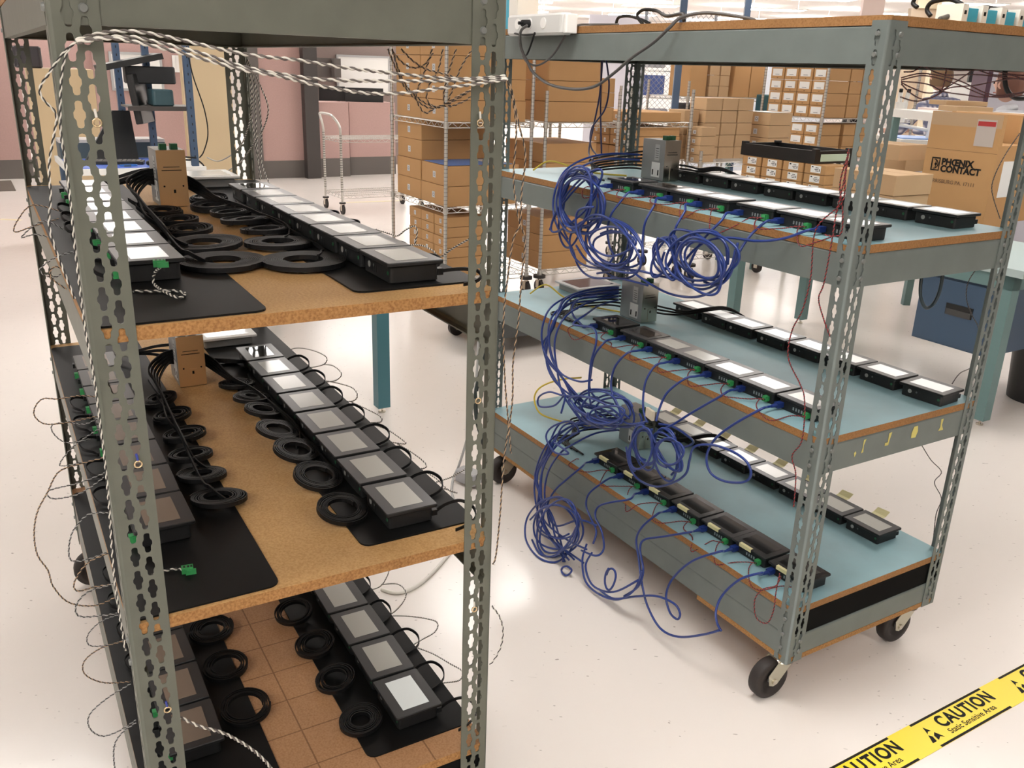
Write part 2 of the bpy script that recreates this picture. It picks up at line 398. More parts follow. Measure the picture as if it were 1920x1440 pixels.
def cart(c, name_label, m, L, Wd, tops, top_mat, edge_mat, ztop, near_beams):
    root = empty('shelf_cart', FM(c), name_label, 'cart')
    Y = lambda v: -v
    zb = .13
    for (u, v, du, dv) in ((0, 0, 1, -1), (0, Wd, 1, 1), (L, 0, -1, -1), (L, Wd, -1, 1)):
        post(u, Y(v), du, dv, zb, ztop, m, root)
    for i, z in enumerate(tops):
        board('shelf_board', .0025, L-.0025, Y(Wd-.0025), Y(.0025), z-.019, z, top_mat[i], edge_mat, root)
        zt = z-.0195
        if i < 3:
            hb = .074
            for y, s in ((Y(.0028), -1), (Y(Wd-.0028), 1)):
                b = MB(); beam(b, (.004, y), (L-.004, y), zt-hb, zt, (0, s), m); b.build('side_beam', root)
            ends = [(L-.0028, -1)]+([(.0028, 1)] if near_beams[i] else [])
            for x, s in ends:
                b = MB(); beam(b, (x, Y(Wd-.006)), (x, Y(.006)), zt-hb, zt, (s, 0), m); b.build('end_beam', root)
        else:
            for y, s in ((Y(.0028), -1), (Y(Wd-.0028), 1)):
                b = MB(); beam(b, (.004, y), (L-.004, y), zt-.064, zt, (0, s), m); beam(b, (.004, y), (L-.004, y), .146, zt-.0645, (0, s), m); b.build('side_beam', root)
            for x, s in ((L-.0028, -1), (.0028, 1)):
                b = MB(); beam(b, (x, Y(Wd-.006)), (x, Y(.006)), .146, .206, (s, 0), m); b.build('end_beam', root)
            b = MB(); b.box(.006, .010, Y(Wd-.01), Y(.01), .206, zt, mat('matte black gap shade', (.006, .006, .006), .85, spec=.1)); plabel(b.build('gap_shade_strip', root), 'black strip for the shaded base gap')  # black strip painted in for the dark interior behind the open gap
    for x0, x1 in ((.002, .34), (L-.34, L-.002)):
        b = MB(); b.box(x0, x1, Y(Wd-.003), Y(.003), .131, .1455, WOODE); plabel(b.build('base_board', root), 'plywood caster board')
    return root

mbx = MB
cartR = cart('R', 'grey steel shelf cart on casters with pale blue topped shelves', STEEL_L, 1.5558, .6103,
             [1.677, 1.2125, .7584, .2950], [WOOD, BLUEMAT, BLUEMAT, BLUEMAT], WOODR, 1.6673, [1, 1, 1, 1])
cartL = cart('L', 'grey green steel shelf cart with bare particle board shelves and black mats', STEEL, 1.5423, .6101,
             [1.677, 1.2115, .7600, .3010], [WOOD, WOOD, WOOD, WOODG], WOODE, 1.72, [1, 0, 0, 0])
for c, root, L in (('R', cartR, 1.5558), ('L', cartL, 1.5423)):
    ax = Matrix.Rotation(-FR[c][1], 2) @ Vector((.48, -.87))
    for (u, v, du, dv) in ((.052, .045, .002, .04), (.052, .56, .002, .04), (L-.07, .07, .002, .04), (L-.07, .55, .002, .04)):
        caster(root, u, -v, .131, du, dv, (ax.x, ax.y))
# rivets on the post flanges, each a part of its own
RIV = {}
def rivet(root, p, q):
    ax = 'x' if abs(q[0]) > 0 else 'y'; k = (q[0], q[1])
    if k not in RIV:
        mb = MB(); mb.cyl((0, 0, 0), (q[0], q[1], 0), .0058, mat('rivet head', (.2, .21, .2), .35, metal=.3), 12, .0045); o = mb.build('rivet', root); RIV[k] = o.data
    else: o = bpy.data.objects.new('rivet', RIV[k]); C.objects.link(o); o.parent = root
    o.location = p
def rivets(root, L, Wd, tops, near):
    for i, z in enumerate(tops):
        for v0, s, y in ((0, 1, 0), (Wd, -1, -Wd)):
            for u in (.024, L-.024):
                for zz in ((z-.035, z-.075) if i < 3 else (z-.04, z-.085, z-.125)): rivet(root, (u, y, zz), (0, .0035*s))
        if near[i]:
            for v in (.0395, Wd-.0395):
                for zz in ((z-.035, z-.075) if i < 3 else (z-.105, z-.135)): rivet(root, (0, -v, zz), (-.0035, 0))
rivets(cartR, 1.5558, .6103, [1.677, 1.2125, .7584, .2950], [1, 1, 1, 1])
rivets(cartL, 1.5423, .6101, [1.677, 1.2115, .7600, .3010], [1, 0, 0, 1])
# torn yellow paint left from lettering on the right cart's end beam
mb = MB(); yp = mat('old yellow lettering', (.62, .55, .16), .55)
for poly in ([(.107, .7045), (.113, .7085), (.116, .702), (.111, .692)], [(.137, .733), (.146, .735), (.140, .719), (.142, .70), (.134, .698), (.137, .712)],
             [(.232, .733), (.243, .735), (.238, .713), (.236, .70), (.222, .701), (.222, .709), (.232, .709)],
             [(.330, .733), (.345, .733), (.349, .717), (.343, .701), (.325, .702), (.324, .716)],
             [(.441, .733), (.451, .734), (.449, .716), (.458, .701), (.437, .701), (.443, .711)]):
    vs = [Vector((.0015, -(v+.02), z-.005)) for v, z in poly]; n = len(vs); mb.add(vs, [tuple(range(n))], yp)
plabel(mb.build('lettering', cartR), 'torn yellow adhesive lettering')

# ---------------------------------------------------------------- touch panels
BH = .036
def panel_parts():
    P = {}
    mb = MB(); mb.rbox(-.064, .064, -.05, .05, .029, .036, BLACKG, .004, 3, BEZEL); P['bezel'] = mb
    mb = MB(); mb.rbox(-.064, .064, -.05, .05, .029, .036, BLACKG, .004, 3, mat('black glossy bezel', (.012, .012, .013), .15)); P['bezel_k'] = mb
    mb = MB(); mb.rbox(-.057, .057, -.043, .043, .0, .029, BLACKG, .006, 4)
    for x in (-.03, -.022, -.014, -.006): mb.box(x, x+.003, -.0434, -.043, .008, .02, BLACK)
    P['housing'] = mb
    for nm, m in (('s', SCREEN), ('k', SCREEN_K), ('on', SCREEN_ON), ('w', SCREEN_REFL), ('b', mat('brown grey display', (.2, .155, .12), .3))):
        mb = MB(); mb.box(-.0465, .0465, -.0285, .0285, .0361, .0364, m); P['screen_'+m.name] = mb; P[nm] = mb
    mb = MB(); mb.cyl((-.033, -.0432, .017), (-.033, -.0437, .017), .0055, DOT, 14); P['sticker'] = mb
    mb = MB(); mb.cyl((.048, -.0432, .017), (.048, -.0437, .017), .0035, GREEND, 10); P['ind'] = mb; mb = MB(); mb.cyl((-.014, -.0432, .0185), (-.014, -.0437, .0185), .0025, mat('grey screw', (.12, .13, .13), .4), 10); P['screw'] = mb
    mb = MB()                                                   # green plug with two wire holes
    mb.box(-.044, -.032, .043, .056, .006, .020, GREEN); mb.box(-.0425, -.0395, .0555, .0563, .009, .014, BLACK); mb.box(-.0365, -.0335, .0555, .0563, .009, .014, BLACK)
    mb.box(-.0455, -.044, .043, .051, .008, .018, GREEN); P['terminal_plug'] = mb
    mb = MB()                                                   # row of sockets
    mb.box(-.024, .012, .043, .0445, .007, .021, BLACK)
    for x in (-.021, -.012, -.003, .006): mb.box(x, x+.004, .0445, .0452, .010, .018, mat('socket metal', (.4, .4, .4), .3, metal=.8))
    P['socket_strip'] = mb
    mb = MB(); mb.box(.0405, .0555, .043, .064, .006, .0195, BLUED); mb.cyl((.048, .064, .013), (.048, .080, .0125), .0062, BLUED, 10, .004); P['blue'] = mb
    mb = MB(); mb.box(.041, .055, .043, .053, .008, .019, BLACK); P['blackp'] = mb
    return P
PP = panel_parts()
PM = {}
def make_panel(M, label, group, screen='s', plug='blue', green=True, dots=True, bz='bezel'):
    r = empty('touch_panel', M, label, 'touch panel', group)
    lst = [('housing', 'housing'), ('bezel', bz), ('screen', screen), ('socket_strip', 'socket_strip')]
    if green: lst.append(('terminal_plug', 'terminal_plug'))
    if plug == 'blue': lst.append(('network_plug', 'blue'))
    elif plug == 'black': lst.append(('network_plug', 'blackp'))
    if dots: lst += [('sticker', 'sticker'), ('screw', 'screw'), ('indicator_light', 'ind')]
    for nm, key in lst:
        if key not in PM: o = PP[key].build(nm, r); PM[key] = o.data
        else: o = bpy.data.objects.new(nm, PM[key]); C.objects.link(o); o.parent = r
        if nm == 'terminal_plug': o['label'] = 'green terminal plug'
        if key == 'blue': o['label'] = 'blue network plug'
    return r
ZR = [1.2125, .7584, .2950]; ZL = [1.2115, .7600, .3010]
ZN = ['top', 'middle', 'bottom']
MT = .0035    # bench mat thickness
def jit(a): return rnd.uniform(-a, a)
def lab(k, n, side, shelf, cart_, extra=''):
    return ('%s from the near end of the %s row, %s device shelf, %s cart' % (ORD[k] if k else 'panel nearest', side, shelf, cart_)) if k else 'panel at the near end of the %s row, %s device shelf, %s cart' % (side, shelf, cart_)
def plab(k, desc, row, shelf, crt):
    return '%s panel, %s in the %s row, %s device shelf, %s cart' % (desc, ORD[k], row, shelf, crt)
rowsR = [[.904, .753, .626, .506, .353, .217, .089], [.943, .795, .664, .539, .409, .279, .144], [.896, .761, .631, .497, .364, .237, .101]]
rowsRf = [[1.05, .918, .788, .647, .522, .387, .260, .122], [.995, .860, .742, .604, .469, .340, .208, .071], [1.10, .968, .838, .705, .572, .441, .308, .176]]
vR = [.105, .113, .122]; vRf = [.495, .500, .512]
NEARPLUG = {}
for i in range(3):
    us = rowsR[i]
    for k, u in enumerate(us[::-1]):
        n = len(us)-1-k
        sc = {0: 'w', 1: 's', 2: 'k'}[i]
        if i == 1 and n <= 1: sc = 'k'
        if i == 0 and n <= 1: sc = 'k'
        d = {'w': 'white reflecting', 's': 'grey screened', 'k': 'dark screened'}[sc]
        M = FM('R', u, vR[i], ZR[i], math.radians(jit(1.2)))
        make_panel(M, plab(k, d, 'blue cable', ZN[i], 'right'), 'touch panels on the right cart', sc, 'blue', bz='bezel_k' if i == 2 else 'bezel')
        NEARPLUG[(i, k)] = M
    us = rowsRf[i]
    for k, u in enumerate(us[::-1]):
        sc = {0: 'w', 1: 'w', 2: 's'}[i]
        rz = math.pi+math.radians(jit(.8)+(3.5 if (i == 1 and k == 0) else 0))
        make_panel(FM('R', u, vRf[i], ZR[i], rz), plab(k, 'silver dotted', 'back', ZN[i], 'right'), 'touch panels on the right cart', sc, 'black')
u0s = [.144, .151, .162]; pit = [.134, .138, .1345]; vs_ = [.4985, .493, .510]
u0l = [.304, .280, .267]; vl = [.119, .092, .105]
for i in range(3):
    for k in range(8):
        u = u0s[i]+pit[i]*k
        sc = 'on' if (i == 2 and k == 0) else 's'
        if k == 7: sc = 'k'
        make_panel(FM('L', u, vs_[i], ZL[i]+MT, math.pi+math.radians(jit(1.0))), plab(k, 'bright lit' if sc == 'on' else 'grey', 'right hand', ZN[i], 'left'), 'touch panels on the left cart', sc, 'black')
    for k in range(8):
        u = u0l[i]+.1335*k
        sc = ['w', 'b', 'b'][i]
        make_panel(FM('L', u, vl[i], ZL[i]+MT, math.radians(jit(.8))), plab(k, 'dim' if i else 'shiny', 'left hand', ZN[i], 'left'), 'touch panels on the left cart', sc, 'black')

# ---------------------------------------------------------------- bench mats on the left cart
for i in range(3):
    for side, (a, b) in (('right', (.388, .6085)), ('left', (-.0 + .0015, [.237, .229, .232][i]))):
        r = .018; u0, u1 = (.062, 1.50) if side == 'right' else (.010, 1.50)
        if side == 'left': u0 = .0105
        pts = []
        for cx, cy, an in ((u1-r, -a-r, 0), (u0+r, -a-r, 90), (u0+r, -b+r, 180), (u1-r, -b+r, 270)):
            for q in range(5):
                t = math.radians(an+q*22.5); pts.append((cx+r*math.cos(t), cy+r*math.sin(t)))
        if side == 'right': pts = [(x, max(y, -.6095)) for x, y in pts]
        mb = MB(); mb.prism(pts, .0003, MT-.0002, ESD)
        # keep the mats clear of the posts
        o = mb.build('bench_mat', M=FM('L', 0, 0, ZL[i]))
        tag(o, 'black rubber mat under the %s hand panels, %s device shelf, left cart' % (side, ZN[i]), 'mat', 'black mats on the left cart')

# ---------------------------------------------------------------- power supplies
def supply(c, u, v, z, label, face):
    r = empty('power_supply', FM(c, u, v, z), label, 'power supply', 'metal power supplies')
    mb = MB(); mb.box(0, .115, -.065, 0, .0025, .133, ZINCG)
    mb.box(.004, .111, -.061, -.004, .0, .0025, BLACK); mb.build('case', r)
    mb = MB(); mb.box(-.0016, -.0002, -.0655, .0005, .002, .1335, face)
    mb.box(-.0022, -.0016, -.05, -.013, .094, .0955, BLACK); mb.box(-.0022, -.0016, -.054, -.009, .086, .088, INK)
    mb.box(-.003, -.0016, -.045, -.026, .002, .048, face); mb.box(-.0033, -.003, -.037, -.032, .034, .042, INK)
    for y in (-.055, -.012): mb.cyl((-.0022, y, .05), (-.0016, y, .05), .0022, INK, 8)
    mb.build('front_plate', r)
    mb = MB(); mb.box(.02, .062, .0002, .0007, .012, .06, PAPER); mb.box(.026, .050, .0002, .0007, .066, .118, mat('pale data label', (.5, .51, .5), .6))
    mb.box(.024, .030, .0007, .0009, .018, .036, INK); mb.box(.052, .058, .0007, .0009, .018, .036, INK)
    for zz in (.075, .082, .089, .096, .104): mb.box(.03, .046, .0007, .0009, zz, zz+.0015, INK)
    mb.build('label_sticker', r)
    for y in (-.052, -.027):
        mb = MB(); mb.box(.012, .03, y-.0, y+.016, .1335, .147, GREEND); mb.cyl((.021, y+.004, .147), (.021, y+.004, .1472), .002, BLACK, 8)
        plabel(mb.build('terminal_plug', r), 'dark green plug')
    return r
ZINC_WOOD = mat('zinc with painted wood reflection', (.72, .47, .24), .35, metal=.6)  # zinc front with the reflected shelf wood put into its colour
supply('R', 1.072, .366, ZR[0], 'metal power supply behind the blue cables, top device shelf, right cart', ZINC)
supply('R', .985, .25, ZR[1], 'metal power supply in a cable bundle, middle device shelf, right cart', ZINC)
supply('R', .968, .275, ZR[2], 'metal power supply behind dangling cables, bottom device shelf, right cart', ZINC)
supply('L', 1.04, .264, ZL[0], 'metal power supply with wood reflection painted on front, top device shelf, left cart', ZINC_WOOD)
supply('L', 1.02, .264, ZL[1], 'metal power supply between coils, middle device shelf, left cart', ZINC_WOOD)

# ---------------------------------------------------------------- larger framed displays lying on the shelves
def tablet(c, u0, u1, v0, v1, z, label, fr, sc):
    r = empty('flat_display', FM(c, (u0+u1)/2, (v0+v1)/2, z), label, 'display panel'); a, b = (u1-u0)/2, (v1-v0)/2
    mb = MB(); mb.rbox(-a+.012, a-.012, -b+.012, b-.012, 0, .024, mat('grey metal back', (.28, .28, .27), .5, metal=.4), .006); mb.build('housing', r)
    mb = MB(); mb.rbox(-a, a, -b, b, .024, .031, fr, .004); mb.build('bezel', r)
    mb = MB(); mb.box(-a+.02, a-.02, -b+.02, b-.02, .0311, .0314, sc); mb.build('screen', r)
tablet('R', 1.37, 1.53, .262, .462, ZR[1], 'grey framed glossy display lying behind the middle supply, right cart', mat('light grey frame', (.5, .5, .5), .4), mat('violet glossy display', (.11, .1, .15), .08))
tablet('L', 1.33, 1.50, .37, .525, ZL[0]+.004, 'white framed display at the far end of top device shelf, left cart', WHITE, SCREEN)
tablet('L', 1.30, 1.46, .375, .535, ZL[1]+.004, 'white framed display at the far end of middle device shelf, left cart', WHITE, SCREEN_REFL)

# ---------------------------------------------------------------- flat cable coils on the left cart
def coil(R, r, M, label, h=.009, loose=0., seed=0, n=None):
    q = random.Random(seed); mb = MB(); turns = n or max(3, int((R-r)/.0030)); pts = []
    N = 36
    for i in range(turns*N+1):
        a = 2*math.pi*i/N; f = i/(turns*N); rr = r+(R-r)*f+loose*.004*math.sin(a*1.0+seed)*math.sin(f*9+seed)
        pts.append(Vector((rr*math.cos(a), rr*math.sin(a)*(1-.1*loose), h/2+loose*.004*math.sin(a+f*5+seed)*f)))
    mb.flat(pts, h, .0022, BLACKC)
    return tag(mb.build('coiled_cable', M=M), label, 'cable coil', 'flat black cable coils')
def TM(c, u, v, z, R, tilt, ta):
    # tilted about a horizontal axis so that one side leans up; lowest rim stays on the shelf
    lift = abs(R*math.sin(tilt))
    return FM(c, u, v, z+lift+.0012) @ Matrix.Rotation(ta, 4, 'Z') @ Matrix.Rotation(tilt, 4, 'X')
cl = [
 (0, [(.288, .376, .074, .034, 0, 0), (.470, .384, .066, .03, 0, .3), (.602, .395, .052, .028, .05, .5), (.722, .385, .055, .022, .08, .8), (.839, .380, .050, .028, .06, 1), (.954, .367, .058, .03, .04, .8), (1.084, .385, .05, .02, .05, 1)], 'right'),
 (0, [(.335, .247, .074, .032, 0, .1), (.497, .251, .072, .034, .03, .4), (.635, .245, .052, .02, .1, 1), (.765, .252, .045, .02, .1, 1), (.90, .245, .045, .02, .12, 1)], 'left'),
 (1, [(.182, .393, .048, .027, .22, .4), (.332, .396, .050, .028, .25, .3), (.472, .396, .050, .028, .25, .3), (.594, .392, .050, .027, .25, .2), (.735, .396, .045, .024, .22, .4), (.838, .396, .047, .016, .15, 1), (.957, .392, .047, .014, .08, 1), (1.12, .40, .052, .03, .30, .5)], 'right'),
 (1, [(.335, .205, .052, .026, .1, .5), (.452, .200, .047, .02, .1, .6), (.556, .200, .045, .026, .12, .7), (.672, .208, .047, .026, .12, .7), (.80, .205, .045, .024, .12, .8), (.92, .2, .043, .02, .12, .8)], 'left'),
 (2, [(.16, .41, .046, .02, .05, .5), (.30, .405, .045, .026, .15, .6), (.435, .405, .046, .024, .2, .6), (.575, .40, .045, .03, .25, .5), (.72, .4, .045, .03, .2, .5)], 'right'),
 (2, [(.30, .215, .050, .034, .15, .4), (.455, .212, .048, .03, .1, .6), (.60, .215, .050, .026, .1, .6), (.75, .21, .045, .02, .1, .6)], 'left')]
sd = 1
for i, lst, side in cl:
    for k, (u, v, R, r, tilt, loose) in enumerate(lst):
        onmat = (v > .388-R*.6) if side == 'right' else (v < .232+R*.6)
        z = ZL[i]+(MT if onmat else .0005)
        coil(R, r, TM('L', u, v, z, R, tilt, 1.2+sd*.3), '%s black cable coil beside the %s hand panels, %s device shelf, left cart' % (ORD[k], side, ZN[i]), .0085, loose, sd); sd += 1

# flat ribbon leads from each left-cart panel curling off the outer edge
for i in range(3):
    for k in range(8):
        u = u0s[i]+pit[i]*k-.049; v = vs_[i]+.053; z = ZL[i]+MT+.0135; s = rnd.uniform(.75, 1.15)*(1.1 if k < 2 else .9); hq = (.15 if i == 0 else 1)
        if i == 0: s *= .72
        pts = [(u, v, z), (u-.004, v+.02*s, z+.012*hq), (u-.012, v+.045*s, z+.016*hq), (u-.028, v+.062*s, z+.006*hq), (u-.045, v+.058*s, z-.006), (u-.058, v+.035*s, z-.0095), (u-.066, v+.008, z-.0095)]
        mb = MB(); mb.flat(crom([glo('L', *p) for p in pts], 6), .006, .0022, BLACKC)
        tag(mb.build('ribbon_lead'), 'black ribbon lead curling from the %s right hand panel, %s device shelf, left cart' % (ORD[k], ZN[i]), 'cable', 'black ribbon leads')
    for k in range(6):
        u = u0l[i]+.1335*k+.049; v = vl[i]-.053; z = ZL[i]+MT+.0135; s = rnd.uniform(.8, 1.2)
        pts = [(u, v, z), (u-.006, v-.02*s, z+.006), (u-.02, v-.032*s, z+.004), (u-.045, v-.028*s, z-.004), (u-.06, v-.012, z-.009), (u-.075, v-.006, z-.0095)]
        mb = MB(); mb.flat(crom([glo('L', *p) for p in pts], 6), .006, .0022, BLACKC)
        tag(mb.build('ribbon_lead'), 'black ribbon lead beside the %s left hand panel, %s device shelf, left cart' % (ORD[k], ZN[i]), 'cable', 'black ribbon leads')
# bundles running from the supplies along the panel rows
def ribbon_path(c, pts, label, w=.0075, t=.003, m=BLACKC, upv=(0, 0, 1), grp='black supply cables'):
    mb = MB(); mb.flat(crom([glo(c, *p) for p in pts], 8), w, t, m, upv); tag(mb.build('power_cable'), label, 'cable', grp)
for i in (0, 1):
    zp = ZL[i]; us = 1.04 if i == 0 else 1.02
    for k in range(4):
        f = k/6
        ue = .92-.2*k
        pts = [(us+.06, .3295, zp+.045+.008*k), (us+.03, .345+.004*k, zp+.036+.006*k), (us-.05, .385, zp+.014+.004*k), (us-.14-.02*k, .415+.003*k, zp+.012+.002*k), (max(ue+.1, .2), .436+.0012*k, zp+.012+.0035*(k % 3)), (ue+.02, .425, zp+.011), (ue-.02, .405, zp+.013)]
        ribbon_path('L', pts, '%s black flat cable from supply toward right hand row, %s device shelf' % (ORD[k], ZN[i]))
    for k in range(5):
        ue = .95-.15*k
        pts = [(us+.06, .263, zp+.05+.008*k), (us+.04, .245-.004*k, zp+.055+.006*k), (us-.02, .215-.006*k, zp+.04+.006*k), (us-.12, .20, zp+.028+.004*k), (max(ue+.1, .3), .195-.004*(k % 3), zp+.022+.004*(k % 4)), (ue+.02, .2, zp+.02), (ue-.03, .215, zp+.0145)]
        ribbon_path('L', pts, '%s black flat cable from supply toward left hand row, %s device shelf' % (ORD[k], ZN[i]))
    for k in range(3):
        pts = [(us+.11, .27+.02*k, zp+.04+.02*k), (us+.16, .24, zp+.045+.012*k), (us+.24, .2-.02*k, zp+.03), (us+.3, .15, zp+.014), (us+.26, .1, zp+.011), (us+.12, .13, zp+.012+.004*k)]
        ribbon_path('L', pts, '%s black flat cable looping behind the supply, %s device shelf' % (ORD[k], ZN[i]))

# ---------------------------------------------------------------- notes on the bottom shelf of the right cart
for k, u in enumerate(rowsRf[2][::-1]):
    if k == 8: break
    mb = MB(); a = .02
    vs = [(-a+.02, -.047, .0375), (a+.02, -.047, .0375), (a+.021, -.058, .039), (-a+.019, -.058, .039), (-a+.018, -.074, .052), (a+.02, -.074, .050)]
    mb.add([Vector(v) for v in vs], [(0, 1, 2, 3), (3, 2, 5, 4)], NOTE)
    mb.add([Vector(v)+Vector((0, 0, -.0004)) for v in vs], [(3, 2, 1, 0), (4, 5, 2, 3)], NOTE)
    tag(mb.build('sticky_note', M=FM('R', u, vRf[2], ZR[2])), 'pale yellow note on the %s back row panel, bottom shelf, right cart' % ORD[k], 'note', 'yellow sticky notes')
for k, u in enumerate(rowsR[2][::-1]):
    mb = MB(); mb.box(-.022, .022, .0415, .0505, .0368, .0372, NOTE); mb.box(-.022, .022, .0505, .0509, .027, .0372, NOTE)
    tag(mb.build('sticky_note', M=FM('R', u+.012, vR[2], ZR[2])), 'pale yellow note on the %s front row panel, bottom shelf, right cart' % ORD[k], 'note', 'yellow sticky notes')

# ---------------------------------------------------------------- blue network cables on the right cart
def rpath(pts, v=-.05):
    out = []
    for p in pts:
        vv = p[2] if len(p) > 2 else v
        q = onv('R', p[0], p[1], vv)
        if q.z < .006: q = onz(p[0], p[1], .006)
        out.append(q)
    return out
def cable(name, pts, r, m, label, cat='cable', grp=None, n=8, sub=8):
    mb = MB(); mb.tube(crom(pts, sub), r, m, n); return tag(mb.build(name), label, cat, grp)
def plugpt(i, k):    # mouth of the blue plug (k counted from the near end)
    M = NEARPLUG[(i, k)]; return [M @ Vector((.048, .078, .0125)), M @ Vector((.048, .095, .013))]
RC = .0034
def netc(i, k, pts, v=-.05, extra=''):
    P = plugpt(i, k)+rpath(pts, v)
    cable('network_cable', P, RC, BLUEC, 'blue network cable from the %s front row panel, %s device shelf, right cart' % (ORD[k], ZN[i]), 'cable', 'blue network cables')
V1 = -.035
# top device shelf, far to near (k = 6 .. 0)
netc(0, 6, [(1122, 356, .0), (1108, 378, V1), (1103, 410, V1), (1104, 450, V1), (1120, 480), (1150, 496), (1175, 500)])
netc(0, 5, [(1165, 376, -.01), (1146, 402, V1), (1139, 432, V1), (1143, 462, V1), (1150, 482, -.05), (1130, 500, -.06), (1100, 488, -.06), (1080, 460, -.06)])
netc(0, 4, [(1226, 386, -.01), (1210, 416, V1), (1205, 450, V1), (1204, 482, -.05), (1192, 498, -.05), (1160, 502, -.05), (1125, 494, -.06)])
netc(0, 3, [(1284, 396, -.01), (1268, 424, V1), (1262, 452, V1), (1264, 474, -.05), (1270, 505, -.06), (1255, 520, -.06), (1240, 500, -.06), (1246, 472, -.05)])
netc(0, 2, [(1352, 414, -.01), (1328, 438, V1), (1312, 458, -.04), (1300, 480, -.05), (1290, 510, -.06), (1300, 530, -.06)])
netc(0, 1, [(1412, 436, -.01), (1392, 462, V1), (1378, 490, -.05), (1366, 520, -.06), (1345, 535, -.06), (1320, 528, -.06)])
netc(0, 0, [(1470, 447, -.01), (1420, 452, V1), (1370, 446, -.04), (1330, 450, -.05), (1300, 470, -.06), (1276, 500, -.06)])
# middle device shelf
netc(1, 6, [(1088, 606, .03), (1075, 592, .04), (1073, 575, .05), (1088, 560, .07), (1120, 555, .1)])
netc(1, 5, [(1133, 642, -.01), (1114, 668, V1), (1108, 700, V1), (1106, 728, -.04), (1120, 748, -.04), (1150, 758, -.04)])
netc(1, 4, [(1176, 662, -.01), (1154, 686, V1), (1146, 714, V1), (1148, 738, -.04), (1160, 765, -.05), (1180, 785, -.05)])
netc(1, 3, [(1228, 686, -.01), (1211, 714, V1), (1206, 745, -.04), (1207, 772, -.05), (1214, 792, -.06)])
netc(1, 2, [(1284, 710, -.01), (1252, 735, V1), (1238, 762, -.045), (1230, 790, -.06)])
netc(1, 1, [(1352, 742, -.01), (1300, 772, V1), (1262, 796, -.05), (1240, 806, -.06)])
netc(1, 0, [(1425, 768, -.01), (1375, 796, V1), (1340, 824, -.05), (1325, 856, -.06), (1332, 886, -.06), (1358, 902, -.06), (1394, 904, -.06), (1408, 890, -.06), (1400, 866, -.06), (1372, 846, -.06), (1334, 834, -.06), (1302, 838, -.06), (1293, 862, -.05), (1286, 888, -.05), (1262, 905, -.05), (1228, 912, -.05), (1196, 898, -.05), (1180, 872, -.05), (1174, 838, -.06)])
# bottom device shelf
netc(2, 6, [(1090, 876, -.01), (1066, 896, V1), (1040, 920, -.05), (1026, 950, -.06), (1032, 990, -.07)])
netc(2, 5, [(1128, 906, -.01), (1104, 926, V1), (1099, 948, V1), (1108, 972, -.05), (1118, 996, -.06), (1112, 1020, -.08)])
netc(2, 4, [(1180, 936, -.01), (1145, 942, V1), (1122, 950, -.04), (1116, 968, -.05), (1128, 996, -.07), (1132, 1028, -.08), (1118, 1042, -.1), (1090, 1032, -.1)])
netc(2, 3, [(1232, 964, -.01), (1204, 988, V1), (1193, 1012, V1), (1198, 1050, -.06), (1203, 1090, -.09), (1214, 1136, -.1), (1238, 1178, -.1), (1272, 1194, -.1), (1318, 1190, -.1), (1348, 1182, -.1)])
netc(2, 2, [(1292, 998, -.01), (1244, 1006, V1), (1208, 1012, -.05), (1200, 1030, -.06), (1206, 1070, -.09), (1196, 1100, -.1), (1170, 1118, -.11)])
netc(2, 1, [(1350, 1034, -.01), (1298, 1052, V1), (1262, 1084, -.05), (1249, 1116, -.06), (1256, 1148, -.08), (1270, 1161, -.09), (1275, 1150, -.09), (1264, 1132, -.09), (1232, 1118, -.1), (1195, 1118, -.1), (1150, 1122, -.1), (1122, 1104, -.1)])
netc(2, 0, [(1428, 1074, -.01), (1388, 1086, V1), (1356, 1114, -.05), (1343, 1142, -.07), (1344, 1166, -.09), (1352, 1183, -.1)])

# loops and bundles made of further lengths of the same cables
def loops(cx, cy, rx, ry, n, v, label, seed, rot=0., turns=1.7, r=RC):
    q = random.Random(seed)
    for k in range(n):
        a0 = q.uniform(0, 6.28); pts = []; sx, sy = q.uniform(.5, 1.12), q.uniform(.55, 1.12); dx, dy = q.uniform(-.28, .28)*rx, q.uniform(-.2, .22)*ry; ro = rot+q.uniform(-.55, .55); h1, h2 = q.uniform(.05, .2), q.uniform(0, 6.28)
        N = int(10*turns)
        for j in range(N+1):
            a = a0+2*math.pi*turns*j/N; x, y = rx*sx*math.cos(a)*(1+h1*math.sin(1.5*a+h2)), ry*sy*math.sin(a)*(1+h1*math.cos(.7*a+h2))
            pts.append((cx+dx+x*math.cos(ro)-y*math.sin(ro), cy+dy+x*math.sin(ro)+y*math.cos(ro), v-.012*k+.006*math.sin(a*.5)))
        cable('network_cable', rpath(pts), r, BLUEC, label % ORD[k], 'cable', 'blue network cable loops')
loops(1082, 372, 40, 66, 6, -.02, '%s blue loop in the tall coil at the far end of the top device shelf', 3, .25)
loops(1135, 460, 66, 46, 5, -.04, '%s blue loop sagging below the top device shelf', 5, .35, 1.3)
loops(1245, 486, 20, 52, 3, -.05, '%s blue loop hanging left of the cable tangle below the top device shelf', 8, .1)
loops(1315, 488, 58, 52, 5, -.05, '%s blue loop in the tangle below the front row middle', 11, .4, 1.5)
loops(1205, 842, 20, 44, 3, -.07, '%s blue loop in the tied bunch hanging left in front of bottom device shelf', 14, .05)
loops(1252, 842, 22, 44, 3, -.07, '%s blue loop in the tied bunch hanging right in front of bottom device shelf', 17, -.35)
loops(1130, 772, 60, 30, 5, -.03, '%s blue loop in the tangle behind the far bottom shelf corner', 20, .2, 1.4)
loops(1050, 985, 46, 56, 4, -.09, '%s blue loop hanging beside the far end of the base', 23, .2, 1.5)
loops(1062, 1072, 14, 12, 1, -.13, '%s small blue loop curled near the floor left of the base', 26, 0, 1.15)
